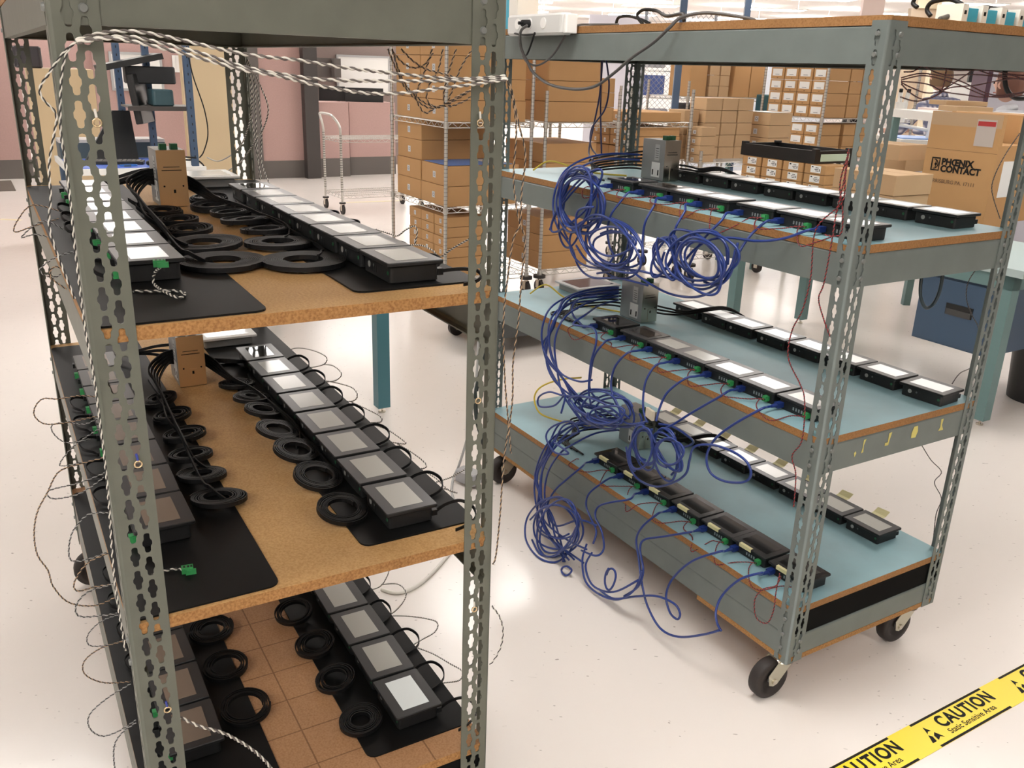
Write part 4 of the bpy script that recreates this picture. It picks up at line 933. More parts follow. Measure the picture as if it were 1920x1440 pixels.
def rack(b0, b1, a0, a1, zs, H, label, foot=True, rz=0, M=None):
    r = empty('wire_rack', M or KM(b0, a0), label, 'wire rack'); X, Yd = b1-b0, a1-a0
    for x in (0, X):
        for y in (0, Yd):
            mb = MB(); mb.cyl((x, y, .13), (x, y, H), .0125, CHROME, 12)
            n = int((H-.15)/.0254)
            for i in range(n): z = .15+i*.0254; mb.cyl((x, y, z), (x, y, z+.003), .0131, mat('dark groove', (.16, .16, .15), .5), 12)
            mb.build('post', r)
            mb = MB()
            if foot:
                mb.cyl((x, y, .115), (x, y, .135), .045, RUBBER, 20); mb.cyl((x, y, .09), (x, y, .115), .014, ZINC, 10)
                mb.cyl((x-.012, y+.0, .05), (x+.012, y, .05), .05, RUBBER, 24); mb.box(x-.018, x-.015, y-.02, y+.02, .04, .1, ZINC); mb.box(x+.015, x+.018, y-.02, y+.02, .04, .1, ZINC)
            else: mb.cyl((x, y, 0), (x, y, .13), .0125, CHROME, 12)
            mb.build('caster' if foot else 'foot', r)
    for z in zs:
        mb = MB(); wire_shelf(mb, 0, X, 0, Yd, z)
        for x in (0, X):
            for y in (0, Yd): mb.cyl((x, y, z-.036), (x, y, z+.004), .018, CHROME, 12)
        mb.build('wire_shelf', r)
    return r
BOXC = {}
def carton(M, w, d, h, label, group=None, lab_=None, m=CARD, seam=True, name='carton'):
    # w along local x (b), d along local y (a); 'lab_' puts a sticker on the -x face
    key = (round(w, 3), round(d, 3), round(h, 3), lab_, m.name)
    r = empty(name, M, label, 'box', group)
    if key not in BOXC:
        mb = MB(); g = .0015; mb.rbox(g, w-g, g, d-g, .0, h-.0025, m, .004, 1)
        if seam:
            mb.box(-.0003+g, .0002+g, g+.003, d-g-.003, h*.5-.0008, h*.5+.0, CARDD) if False else None
            mb.box(w/2-.0012, w/2+.0012, .004, d-.004, h-.0026, h-.0022, CARDD)
        parts = [('body', mb)]
        if lab_:
            mb = MB(); c = d/2; x = g-.0008
            if lab_ == 'round':
                s = min(.021, h*.22); mb.box(x, g-.0002, c-s, c+s, h*.45-s, h*.45+s, mat('grey white label', (.55, .56, .58), .6)); mb.cyl((x, c, h*.45), (x-.0004, c, h*.45), s*.55, mat('grey blue print', (.2, .22, .26), .6), 12); mb.cyl((x-.0004, c, h*.45), (x-.0007, c, h*.45), s*.25, PAPER, 8)
            elif lab_ == 'big':
                mb.box(x, g-.0002, d*.16, d*.86, h*.28, h*.86, PAPER); mb.box(x-.0003, x, d*.36, d*.66, h*.36, h*.42, mat('grey print', (.3, .3, .32), .6))
                mb.box(x-.0003, x, d*.42, d*.52, h*.08, h*.15, CARDD)
            elif lab_ == 'side':
                mb.box(x, g-.0002, d*.36, d*.56, h*.22, h*.62, PAPER); mb.box(x-.0003, x, d*.40, d*.47, h*.3, h*.5, mat('grey print', (.3, .3, .32), .6))
            elif lab_ == 'bar':
                mb.box(x, g-.0002, d*.24, d*.70, h*.14, h*.86, PAPER)
                for q in range(3): mb.box(x-.0003, x, d*(.34), d*(.34+.14+.04*(q % 2)), h*(.3+.16*q), h*(.36+.16*q), INK)
                mb.box(x-.0003, x, d*.58, d*.66, h*.66, h*.78, INK); mb.box(x-.0003, x, d*.28, d*.31, h*.3, h*.55, INK)
            parts.append(('label', mb))
        BOXC[key] = [(nm, q.build(nm, r).data) for nm, q in parts]
    else:
        for nm, me in BOXC[key]: o = bpy.data.objects.new(nm, me); C.objects.link(o); o.parent = r
    return r
FLO = ['bottom', 'second', 'third', 'fourth', 'fifth', 'sixth', 'seventh', 'eighth']
def stack(b, a, z, w, d, h, n, where, lab_='round', m=CARD, cols=1, dirn='a', j=.004, rz=0, skip=()):
    for c in range(cols):
        bb, aa = (b, a+c*(d+.004)) if dirn == 'a' else (b+c*(w+.004), a)
        for k in range(n if not isinstance(n, (list, tuple)) else n[c]):
            cn = '' if cols == 1 else (['near', 'next', 'third', 'farthest'][c] if cols <= 4 else ORD[c])+' column, '
            carton(KM(bb+rnd.uniform(-j, j), aa+rnd.uniform(0, j*.5), z+k*h+.0004*k, rz), w, d, h, '%s carton, %s%s' % (FLO[k], cn, where), 'cartons '+where.replace('of ', ''), lab_, m)
ZA, ZB_ = 1.208, .655
rack(0, .66, 0, .87, (.16, ZB_, ZA, 1.81), 1.95, 'chrome wire rack of round labelled cartons left of the others')
rack(.775, 1.405, 0, .90, (.16, ZB_, ZA), 1.42, 'second chrome wire rack, carrying plain cartons, right of the first')
rack(1.50, 2.10, 0, .90, (ZB_, ZA), 1.45, 'third chrome wire rack behind the power supply')
stack(.02, .022, ZA+.005, .60, .405, .1365, 4, 'upper shelf of left rack', 'round', cols=2)
stack(.02, .022, ZB_+.005, .56, .40, .135, [2, 4], 'middle shelf of left rack', 'round', cols=2)
q = KM(.03, .03, ZB_+.005+.2715); mb = MB(); mb.box(0, .5, 0, .36, 0, .003, mat('blue paper', (.13, .22, .5), .6)); mb.box(.36, .47, .05, .3, .003, .005, PAPER); tag(mb.build('paper_sheet', M=q), 'blue paper sheet lying on the short carton stack in the left rack', 'paper')
stack(.03, .04, .165, .30, .20, .070, [6, 6, 6], 'bottom shelf of left rack', 'round', cols=3)
stack(.80, .03, ZA+.005, .46, .50, .1365, 4, 'upper shelf of second rack', None)
stack(1.275, .05, ZA+.005, .12, .11, .10, [3, 3, 2], 'upper right corner of second rack', 'side', cols=3)
stack(.80, .03, ZB_+.005, .45, .55, .135, 3, 'middle shelf of second rack', None)
stack(.80, .03, .165, .42, .50, .125, 3, 'bottom shelf of second rack', 'round')
stack(1.53, .03, ZA+.005, .5, .11, .07, 1, 'upper shelf of third rack', 'side', cols=4)
stack(1.53, .03, ZB_+.38, .5, .115, .07, 2, 'middle shelf of third rack', 'side', cols=4)
stack(1.54, .03, ZB_+.005, .5, .25, .185, 2, 'lower part of third rack', None, cols=2)

# lower rack corner and piles right of the third rack (positions found from their corners in the view)
def corner_at(px, py, Y): q = aty(px, py, Y); d = Vector((q.x, q.y))-KO; return d.dot(BV), d.dot(AV), q.z
def pile(px, py, Y, w, d, h, n, where, lab_, m=CARD, cols=1, dirn='a', down=True):
    b, a, z = corner_at(px, py, Y); z0 = z-(h*(n if not isinstance(n, (list, tuple)) else n[0])) if down else z
    stack(b, a, z0, w, d, h, n, where, lab_, m, cols, dirn, .003); return b, a, z0
b, a, z = corner_at(1313, 306, 7.0)
rack(b, b+.75, a, a+.6, (.2, z), z+.09, 'low wire rack holding the pile of small cartons', M=KM(b, a))
pile(1316, 239, 7.05, .16, .17, .068, 4, 'front pile on the low rack', 'side', CARDT)
ZL5 = z+.006
stack(b+.19, a+.2, ZL5, .17, .2, .093, 5, 'tall pile on the low rack', None, CARDT, 3, 'b')
stack(b+.02, a+.25, ZL5, .15, .2, .093, 4, 'rear pile on the low rack', None, CARDT, 1, 'b')
b2, a2, z2 = pile(1446, 212, 7.5, .26, .30, .098, 4, 'wide pile with round labels right of the low rack', 'round', CARDT)
mb = MB(); mb.box(0, .24, .02, .28, 0, .002, PAPER); tag(mb.build('paper_sheet', M=KM(b2, a2, z2+.3935)), 'white sheet on top of the wide round labelled pile', 'paper')
mb = MB(); mb.box(-.03, .42, -.03, .5, z2-.03, z2-.002, WHITE)
for x in (0, .4):
    for y in (0, .42): mb.box(x, x+.03, y, y+.03, 0, z2-.03, TEALG)
tag(mb.build('small_table', M=KM(b2, a2)), 'small table under the wide round labelled pile', 'table')
# big rack with white labelled cartons
b3, a3, z3 = corner_at(1541, 222, 8.3)
rack(b3-.02, b3+1.25, a3-.02, a3+.72, (.5, z3-.36 if z3 > 1 else .8, z3-.002), 2.0, 'wire rack full of cartons with large white labels')
stack(b3, a3+.0, z3+.004, .30, .165, .105, 6, 'white label rack, front', 'big', CARD, 4, 'a', .002)
stack(b3+.31, a3, z3+.004, .16, .3, .105, 6, 'white label rack, right side', 'side', CARD, 3, 'b', .002)
stack(b3, a3+.02, z3-.352, .3, .165, .1, 3, 'white label rack, lower front', 'big', CARD, 2, 'a', .002)
stack(b3+.34, a3+.02, z3-.352, .16, .3, .1, 3, 'white label rack, lower right', 'side', CARD, 3, 'b', .002)

# work table behind the right cart
def leg_table(P0, ang, L, W, z, top_m, leg_m, label, tk=.035, sx=.06):
    # P0 = near left corner; local x along AV-like direction
    r = empty('work_table', T(P0[0], P0[1], 0, ang), label, 'table')
    mb = MB(); mb.box(-.05, L+.05, -W-.03, .03, z-tk, z, top_m); mb.build('table_top', r)
    mb = MB(); mb.box(0, L, -.02, .0, z-tk-.07, z-tk, leg_m); mb.box(0, L, -W, -W+.02, z-tk-.07, z-tk, leg_m); mb.box(0, .02, -W, 0, z-tk-.07, z-tk, leg_m); mb.box(L-.02, L, -W, 0, z-tk-.07, z-tk, leg_m); mb.build('apron', r)
    for x in (0, L-sx):
        for y in (-W, -sx):
            mb = MB(); mb.box(x, x+sx, y, y+sx, .03, z-tk, leg_m); mb.cyl((x+sx/2, y+sx/2, .006), (x+sx/2, y+sx/2, .03), .006, ZINC, 8); mb.cyl((x+sx/2, y+sx/2, 0), (x+sx/2, y+sx/2, .008), .017, ZINC, 12); mb.build('leg', r)
    return r
TOPB = mat('pale blue laminate', (.42, .52, .52), .4)
tR = leg_table((2.262, 3.97), TH, 1.76, .70, .775, TOPB, TEALG, 'teal legged work table with pale top behind the right cart')
r = empty('drawer_unit', T(2.262, 3.97, 0, TH), 'slate blue drawer cabinet hung under the teal work table', 'drawer cabinet')
mb = MB(); mb.box(.07, .47, -.46, -.024, .33, .665, NAVY); mb.build('body', r)
mb = MB(); mb.box(.08, .46, -.0235, -.015, .34, .655, NAVY); o = mb.build('drawer_front', r)
mb = MB(); mb.box(.17, .31, -.0145, -.012, .49, .545, BLACK); mb.box(.175, .305, -.012, -.008, .49, .52, mat('dark handle lip', (.05, .05, .05), .4)); mb.build('handle', o)
mb = MB(); mb.cyl((0, 0, 0), (0, 0, .42), .15, BLACK, 28, .18); q = Vector((2.72, 4.15)); tag(mb.build('waste_bin', M=T(2.78, 4.42, 0)), 'black waste bin beside the leg of the work table', 'bin')
# cartons on the work table
ZT = .776
def tcorner(px, py, z): q = onz(px, py, z); d = Vector((q.x, q.y))-KO; return d.dot(BV), d.dot(AV)
def tbox(px, py, z1, w, d, h, label, lab_=None, m=CARDT, group=None, rz=0):
    b, a = tcorner(px, py, z1); return carton(KM(b, a, z1-h, rz), w, d, h, label, group, lab_, m)
# labelled small cartons: top near corners at z 1.02
bb, aa = tcorner(1551, 311, 1.067)
for row in range(5):
    for cidx in range(4):
        carton(KM(bb-.002, aa+.002+cidx*.176, ZT+.001+row*.0582), .2, .168, .058, '%s labelled small carton, %s column from the tall plain box, table behind right cart' % (FLO[row], ['first', 'second', 'third', 'fourth'][cidx]), 'small labelled cartons on the table', 'bar', CARD)
r = empty('parts_tray', KM(bb+.0, aa+.10, ZT+.001+5*.0582), 'black plastic tray standing on the small labelled cartons', 'tray')
mb = MB(); X, Yd, h = .34, .62, .075
mb.box(0, X, 0, Yd, 0, .006, BLACK)
for q in ((0, .012, 0, Yd), (X-.012, X, 0, Yd), (.012, X-.012, 0, .012), (.012, X-.012, Yd-.012, Yd)): mb.box(*q, .006, h, BLACK)
for x in (0, X-.04):
    for y in (0, Yd-.03): mb.box(x, x+.04, y, y+.03, h, h+.012, BLACK)
mb.build('tray_body', r)
mb = MB(); mb.box(.05, X-.03, -.002, -.0005, .012, .055, mat('pale green label', (.42, .52, .40), .6)); mb.build('label', r)
mb = MB(); mb.rbox(.06, .28, .1, .45, .006, .045, mat('grey antistatic bag', (.35, .36, .38), .35), .04, 4); tag(mb.build('static_bag', M=KM(bb, aa+.10, ZT+.001+5*.0582)), 'grey antistatic bag inside the black tray', 'bag')
tbox(1682, 329, 1.10, .31, .40, .107, 'wide plain carton, top of three, right of the small labelled cartons')
b_, a_ = tcorner(1682, 329, 1.10)
for k, nm in enumerate(('middle', 'bottom')): carton(KM(b_-.004, a_+.004, 1.10-.107*(k+2)-.0005*k), .31, .40, .107, 'wide plain carton, %s of three, right of the small labelled cartons' % nm, None, None, CARDT)
tbox(1690, 272, 1.17, .30, .34, .10, 'flat plain carton behind the wide plain cartons, upper', None, CARDT)
tbox(1700, 295, 1.065, .30, .34, .10, 'flat plain carton behind the wide plain cartons, second', None, CARDT)
# tall printed box
b5, a5 = tcorner(1885, 216, 1.40)
r = empty('shipping_box', KM(b5, a5, 0), 'tall brown shipping box with black logo print and clear packing slip', 'box')
mb = MB(); Hb = 1.40; Wd5, Dd5 = .30, .44
mb.box(0, .03, 0, Dd5, ZT+.001, Hb, CARD); mb.box(.03, Wd5, 0, Dd5, ZT+.001, 1.235, CARD); mb.box(-.0008, 0, .004, Dd5-.004, 1.325, 1.398, mat('lighter cardboard tape', (.43, .29, .17), .5)); mb.box(-.0006, 0, 0, Dd5, 1.19, 1.192, CARDD)
mb.build('body', r)
mb = MB(); mb.box(-.0016, -.0009, .035, .15, 1.225, 1.37, mat('clear slip pouch', (.48, .42, .38), .25)); mb.box(-.0022, -.0016, .04, .145, 1.335, 1.36, mat('dark red print', (.4, .03, .03), .5)); mb.build('packing_slip', r)
mb = MB(); mb.box(.08, .2, -.0012, -.0002, .95, 1.15, PAPER); mb.build('address_label', r)
def text3d(txt, size, M, m, parent, name='print', bold=True, ext=.0004, sp=1.0, sx=1.0, fat=.018):
    cu = bpy.data.curves.new(name, 'FONT'); cu.body = txt; cu.size = size; cu.extrude = ext; cu.space_character = sp; cu.space_line = .78
    if bold: cu.offset = size*fat
    to = bpy.data.objects.new(name, cu); C.objects.link(to)
    dg = bpy.context.evaluated_depsgraph_get(); me = bpy.data.meshes.new_from_object(to.evaluated_get(dg)); bpy.data.objects.remove(to)
    me.materials.clear(); me.materials.append(m); me.transform(Matrix.Scale(sx, 4, (1, 0, 0)))
    o = bpy.data.objects.new(name, me); C.objects.link(o); o.parent = parent; o.matrix_local = M
    return o
# text plane on the -x face: text x axis runs along -y (toward the near end), text y axis up
FACE = Matrix(((0, 0, -1, 0), (-1, 0, 0, 0), (0, 1, 0, 0), (0, 0, 0, 1)))
text3d('PHŒNIX\nCONTACT', .051, Matrix.Translation((-.0014, .325, 1.105)) @ FACE, INK, r, fat=.045)
text3d('HARRISBURG PA. 17111', .030, Matrix.Translation((-.0014, .405, 1.0)) @ FACE, mat('faded black print', (.14, .085, .05), .7), r, bold=False)
mb = MB()
for q in ((.335, .39, 1.135, 1.143), (.335, .39, 1.067, 1.073), (.382, .39, 1.073, 1.135), (.335, .341, 1.073, 1.135)): mb.box(-.0018, -.001, *q, INK)
N = 16; ar = [(-.0016, .372-.026*math.sin(math.pi*k/N), 1.104+.026*math.cos(math.pi*k/N)) for k in range(N+1)]
mb.tube(ar, .0028, INK, 5); mb.box(-.0018, -.001, .358, .363, 1.078, 1.131, INK); mb.cyl((-.0018, .3605, 1.104), (-.001, .3605, 1.104), .008, INK, 12)
mb.build('logo_print', r)
b6, a6 = b5+.34, a5+.1
carton(KM(b6, a6, ZT+.001), .30, .45, .62, 'tall plain carton behind the printed shipping box at right edge', None, None, CARD)
# ---------------------------------------------------------------- teal bench hidden behind the left cart: only its leg shows
tb = leg_table((-.56-.03-.70*BV.x+.02, 3.93-.70*BV.y-.03), TH, 1.76, .70, .75, WHITE, TEAL, 'teal legged bench behind the left cart')
# low dark platform cart beyond
q = onz(820, 573, .17)
r = empty('platform_cart', T(q.x, q.y, 0, RB), 'low dark grey platform cart on black wheels behind the near right post', 'cart')
DK = mat('dark grey steel', (.07, .075, .075), .5)
mb = MB(); mb.box(0, 1.0, -.58, 0, .10, .19, DK); mb.build('platform', r)
for x in (.08, .92):
    for y in (-.5, -.10):
        mb = MB(); mb.cyl((x, y-.015, .05), (x, y+.015, .05), .05, RUBBER, 24); mb.cyl((x, y-.017, .05), (x, y+.017, .05), .015, ZINC, 12); mb.build('wheel', r)

# ---------------------------------------------------------------- cubicle wall, cabinets and bench on the left
def wallbox(px0, px1, pyb, ztop, z0, Y, dep, m, name, label, cat, kind=None, base=None, group=None):
    # an upright slab whose front runs along the b direction between two pixel columns
    p = aty(px0, pyb, Y); d = BV
    # find length so that the far end lands on px1
    lo, hi = 0, 30
    for _ in range(40):
        md = (lo+hi)/2; e = Vector((p.x, p.y))+d*md; v = Vector((e.x, e.y, p.z))-CAMO; x = 960+FPX*v.dot(RT)/v.dot(FW)
        if x < px1: lo = md
        else: hi = md
    L = lo
    mb = MB(); mb.box(0, L, 0, dep, z0, ztop, m)
    if base: mb.box(-.002, L+.002, -.004, dep, .0, base[0], base[1])
    o = mb.build(name, M=T(p.x, p.y, 0, RB))
    if kind: o['kind'] = kind
    else: tag(o, label, cat, group)
    return o, L, p
TB = (.24, TRIMG)
def part_wall(px0, px1, pyb, Y, label, ztop=2.3): return wallbox(px0, px1, pyb, ztop, 0, Y, .08, PINK, 'partition_panel', label, 'partition', base=TB)
part_wall(-140, 60, 305, 11.2, 'pink partition panel at the far left edge')
part_wall(64, 196, 305, 11.9, 'pink partition panel beside the tan cabinet')
part_wall(196, 352, 305, 12.1, 'pink partition panel carrying the big whiteboard')
part_wall(497, 578, 335, 12.6, 'pink partition panel right of the far left cart post')
wallbox(470, 497, 335, 2.3, 0, 12.45, .12, TRIMG, 'partition_post', 'grey brown partition post left of the pink panel', 'post')
wallbox(578, 603, 335, 2.3, 0, 12.75, .14, TRIM, 'partition_post', 'dark bronze partition post between pink panel and desk', 'post')
# desk unit with two pink fronts
for a_, b_, l in ((603, 657, 'left pink fronted desk cabinet under the black monitors'), (658, 742, 'right pink fronted desk cabinet under the black monitors')):
    wallbox(a_, b_, 333, 1.03, 0, 13.0+(.35 if a_ > 640 else 0), .5, PINK, 'desk_cabinet', l, 'cabinet', base=(.26, TRIMG), group=None)
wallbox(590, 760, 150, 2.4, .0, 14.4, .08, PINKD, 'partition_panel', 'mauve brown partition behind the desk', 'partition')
for a_, b_, l in ((594, 627, 'left overhead bin above the desk'), (628, 640, 'narrow overhead bin above the desk')): wallbox(a_, b_, 150, 1.62, 1.35, 14.0, .3, TRIMG, 'overhead_bin', l, 'bin')
def onwall(px, py, p0, off=.035):
    n = Vector((AV.x, AV.y, 0)); d = ray(px, py); return CAMO+d*(((Vector((p0.x, p0.y, CH))-CAMO).dot(n)-off)/d.dot(n))
def board_flat(px0, py0, px1, py1, wall, label, fr=TRIMG, m=WHITE):
    w0 = aty(wall[0], wall[1], wall[2]); p, q = onwall(px0, py0, w0), onwall(px0, py1, w0); Y = p.y; o, L, _ = wallbox(px0, px1, py0, 1, .9, Y, .03, m, 'tmp', 'x', 'x'); bpy.data.objects.remove(o)
    r = empty('whiteboard', T(p.x, p.y, 0, RB), label, 'whiteboard'); zt_, zb_ = p.z, q.z
    mb = MB(); mb.box(0, L, .0, .02, zb_, zt_, m); mb.build('board', r)
    mb = MB(); f = .03
    for Q in ((-f, 0, zb_-f, zt_+f), (L, L+f, zb_-f, zt_+f), (0, L, zb_-f, zb_), (0, L, zt_, zt_+f)): mb.box(Q[0], Q[1], -.01, .02, Q[2], Q[3], fr)
    mb.build('frame', r)
board_flat(208, 101, 298, 165, (196, 305, 12.1), 'large whiteboard on the pink partition behind the monitor arm', mat('grey frame', (.4, .4, .4), .5))
board_flat(634, 106, 728, 172, (590, 150, 14.4), 'whiteboard above the black monitors on the far desk', mat('grey frame', (.4, .4, .4), .5))
board_flat(327, 108, 342, 131, (196, 305, 12.1), 'small pale sheet on the pink partition right of the whiteboard', WHITE)
for (x0, x1, y0, y1, Y, l) in ((597, 646, 161, 196, 13.6, 'left black monitor on the far desk'), (647, 718, 164, 196, 13.55, 'right wide black monitor on the far desk')):
    p, q = aty(x0, y0, Y), aty(x0, y1, Y); e = aty(x1, y0, Y); L = (e-p).length
    r = empty('monitor', T(p.x, p.y, 0, RB*.4), l, 'monitor'); mb = MB(); mb.rbox(0, L, 0, .05, q.z+.03, p.z, BLACK, .01); mb.build('screen_housing', r); mb = MB(); mb.box(L*.35, L*.65, 0, .12, 1.031, 1.045, BLACK); mb.box(L*.45, L*.55, .03, .06, 1.045, q.z+.05, BLACK); mb.build('stand', r)
# carpet by the cubicles
mb = MB(); p = onz(-60, 360); q2 = onz(30, 358)
mb.box(-4, 0, 0, 1.0, .001, .008, CARPET); o = mb.build('carpet_area', M=T(q2.x, q2.y, 0, RB)); tag(o, 'brown grey carpet in front of the far left partition', 'carpet')
# tan cabinet on the left and tan partition on the right of the bench
o, L, p = wallbox(80, 194, 300, 1.44, 0, 7.2, .6, BEIGE, 'storage_cabinet', 'tan storage cabinet with folded plastic on top, seen left of the near post', 'cabinet')
mb = MB(); mb.rbox(-.1, .1, .05, .45, 1.441, 1.60, mat('shiny black film', (.05, .045, .05), .25), .03, 4); tag(mb.build('film_roll', M=T(p.x, p.y, 0, RB)), 'shiny black wrapped bundle on the tan cabinet', 'bundle')
wallbox(352, 440, 250, 2.0, 0, 7.6, .10, mat('tan partition', (.62, .49, .31), .7), 'tan_partition', 'tan partition between the blue uprights and the far left cart post', 'partition')

# bench with the blue mat, uprights and monitor arm
P0 = onz(387, 312, .90)
r = empty('work_bench', T(P0.x, P0.y, 0, RB), 'white edged work bench with steel blue uprights behind the power supply', 'work bench')
mb = MB(); mb.box(-.80, 0, 0, .9, .862, .898, WHITE); mb.build('bench_top', r)
for x in (-.78, -.07):
    for y in (.05, .83): mb = MB(); mb.box(x, x+.05, y, y+.05, 0, .861, STEELBL); mb.build('leg', r)
for x, y in ((-.075, .05), (-.255, .40), (-.40, .6)):
    mb = MB(); mb.box(x, x+.042, y, y+.04, .899, 2.0, STEELBL)
    for k in range(18): mb.box(x+.018, x+.024, y-.0008, y, .95+.05*k, .965+.05*k, BLACK)
    mb.build('upright', r)
mb = MB(); mb.box(-.42, -.03, .09, .36, 1.252, 1.262, TRIMG); mb.box(-.42, -.03, .085, .09, 1.235, 1.262, TRIM); mb.build('upright_shelf', r)
mb = MB(); mb.box(-.78, -.12, .03, .62, .8985, .9015, BLUEM); tag(mb.build('blue_mat', M=T(P0.x, P0.y, 0, RB)), 'blue mat on the white edged work bench', 'mat')
BM = T(P0.x, P0.y, 0, RB)
r = empty('monitor', BM, 'black monitor on an arm turned edge on above the work bench', 'monitor')
mb = MB(); mb.rbox(-.16, .16, -.02, .025, -.13, .17, BLACK, .012); o = mb.build('screen_housing', r, M=Matrix.Translation((-.30, .30, 1.28)) @ Matrix.Rotation(1.15, 4, 'Z') @ Matrix.Rotation(-.12, 4, 'X'))
mb = MB(); mb.cyl((-.29, .32, 1.28), (-.20, .40, 1.24), .02, TRIM, 10); mb.build('arm', r)
r = empty('light_fixture', BM, 'black tilted shade lamp clamped high on the blue uprights', 'lamp')
mb = MB(); mb.box(-.19, .19, -.12, .12, 0, .035, BLACK); mb.build('shade', r, M=Matrix.Translation((-.36, .25, 1.50)) @ Matrix.Rotation(-.22, 4, 'Y'))
mb = MB(); mb.rbox(-.15, .15, -.06, .06, -.02, .085, mat('black camera body', (.02, .022, .025), .5), .02); mb.build('housing', r, M=Matrix.Translation((-.24, .3, 1.41)))
r = empty('storage_bin', BM, 'dark teal bin on the shelf between the uprights', 'bin')
mb = MB(); mb.rbox(-.27, -.14, .10, .3, 1.263, 1.36, mat('dark teal plastic', (.03, .07, .085), .45), .02); mb.build('body', r)
mb = MB(); M_ = Matrix.Translation((-.66, .42, .9025)) @ Matrix.Rotation(.1, 4, 'Z')
r = empty('monitor', BM, 'black leaning monitor back standing on the blue mat', 'monitor')
mb.add([Vector(v) for v in [(0, 0, 0), (.33, 0, 0), (.33, .03, .0), (0, .03, 0), (.22, .1, .31), (.33, .1, .31), (.33, .12, .31), (.22, .12, .31)]], [(0, 1, 5, 4), (2, 3, 7, 6), (1, 2, 6, 5), (3, 0, 4, 7), (4, 5, 6, 7), (3, 2, 1, 0)], BLACK); mb.build('screen_housing', r, M=M_)
r = empty('keyboard', BM @ Matrix.Translation((-.50, .27, .9022)) @ Matrix.Rotation(-.25, 4, 'Z'), 'dark keyboard lying on the blue mat', 'keyboard')
mb = MB(); mb.rbox(-.17, .17, -.065, .065, 0, .018, BLACK, .01); mb.build('body', r)
mb = MB()
for y in range(4):
    for x in range(11): mb.box(-.155+x*.028, -.155+x*.028+.023, -.05+y*.026, -.05+y*.026+.02, .018, .023, mat('grey keys', (.2, .19, .18), .5))
mb.build('keys', r)
mb = MB(); mb.tube([(-.45+.05*math.cos(2*math.pi*k/20), .10+.03*math.sin(2*math.pi*k/20), .908) for k in range(20)], .004, mat('blue strap', (.02, .15, .5), .4), 8, closed=True); mb.box(-.48, -.44, .065, .085, .902, .914, NAVY); tag(mb.build('wrist_strap', M=BM), 'blue wrist strap lying on the blue mat', 'strap')
mb = MB(); mb.rbox(-.34, -.26, .10, .16, .902, .93, BLACK, .02); tag(mb.build('mouse', M=BM), 'black mouse on the blue mat beside the strap', 'mouse')
cable('power_cable', [BM @ Vector(p) for p in [(-.05, .045, 1.62), (-.03, .03, 1.45), (.02, .02, 1.25), (.03, .02, 1.1), (0, .04, .99), (-.03, .045, .95)]], .004, BLACKC, 'black cord hanging down the right blue upright')
cable('power_cable', [BM @ Vector(p) for p in [(-.05, .045, .95), (-.15, .02, .96), (-.25, .08, .94), (-.2, .2, .95), (-.1, .15, .93), (-.02, .06, .92), (.03, .0, .80)]], .005, BLACKC, 'tangled black cords at the foot of the right blue upright')
mb = MB(); mb.rbox(-.22, -.1, .14, .28, .902, .955, mat('dark teal plastic', (.03, .07, .085), .45), .01); tag(mb.build('tool_case', M=BM), 'dark teal case at the right end of the work bench', 'case')
mb = MB()
mb.box(-.78, -.12, .66, .88, .899, 1.0, mat('steel blue drawers', (.06, .085, .1), .5)); mb.box(-.78, -.12, .66, .88, 1.0, 1.02, mat('pale top', (.55, .52, .5), .5)); tag(mb.build('riser_shelf', M=BM), 'blue grey riser at the back of the work bench', 'shelf')

# chrome utility trolley in front of the pink cabinets
P1 = onz(643, 402)
r = empty('wire_trolley', T(P1.x, P1.y, 0, RB+.02), 'chrome wire trolley with bent handle in front of the pink cabinets', 'trolley')
W_, D_ = .95, .50
for z in (.20, .79): mb = MB(); wire_shelf(mb, 0, W_, 0, D_, z); mb.build('wire_shelf', r)
for x, y in ((0, 0), (0, D_), (W_, 0), (W_, D_)):
    mb = MB(); mb.cyl((x, y, .13), (x, y, .86), .013, CHROME, 10)
    for i in range(24): mb.cyl((x, y, .24+i*.0254), (x, y, .24+i*.0254+.008), .0136, mat('dark groove', (.16, .16, .15), .5), 10)
    mb.build('post', r)
    mb = MB(); mb.cyl((x, y, .115), (x, y, .13), .035, RUBBER, 16); mb.cyl((x-.012, y, .052), (x+.012, y, .052), .052, RUBBER, 20); mb.box(x-.018, x-.014, y-.02, y+.02, .04, .12, ZINC); mb.box(x+.014, x+.018, y-.02, y+.02, .04, .12, ZINC); mb.build('caster', r)
mb = MB(); mb.tube(crom([(0, 0, .86), (-.01, 0, .93), (-.05, .05, 1.01), (-.07, .12, 1.04), (-.07, D_-.12, 1.04), (-.05, D_-.05, 1.01), (-.01, D_, .93), (0, D_, .86)], 6), .013, CHROME, 10); mb.build('handle', r)
# faded yellow line on the floor
for k, (x0, y0, x1, y1) in enumerate(((0, 411, 40, 413), (640, 380, 760, 376), (1640, 560, 1690, 640))):
    if k == 2: continue
    p, q = onz(x0, y0), onz(x1, y1); d = (q-p); mb = MB(); mb.box(0, d.length, -.025, .025, .0005, .0012, mat('faded yellow line', (.72, .62, .36), .5)); tag(mb.build('floor_line', M=T(p.x, p.y, 0, math.atan2(d.y, d.x))), 'faded yellow floor line '+('at the left edge behind the left cart' if k == 0 else 'near the chrome trolley'), 'floor line')

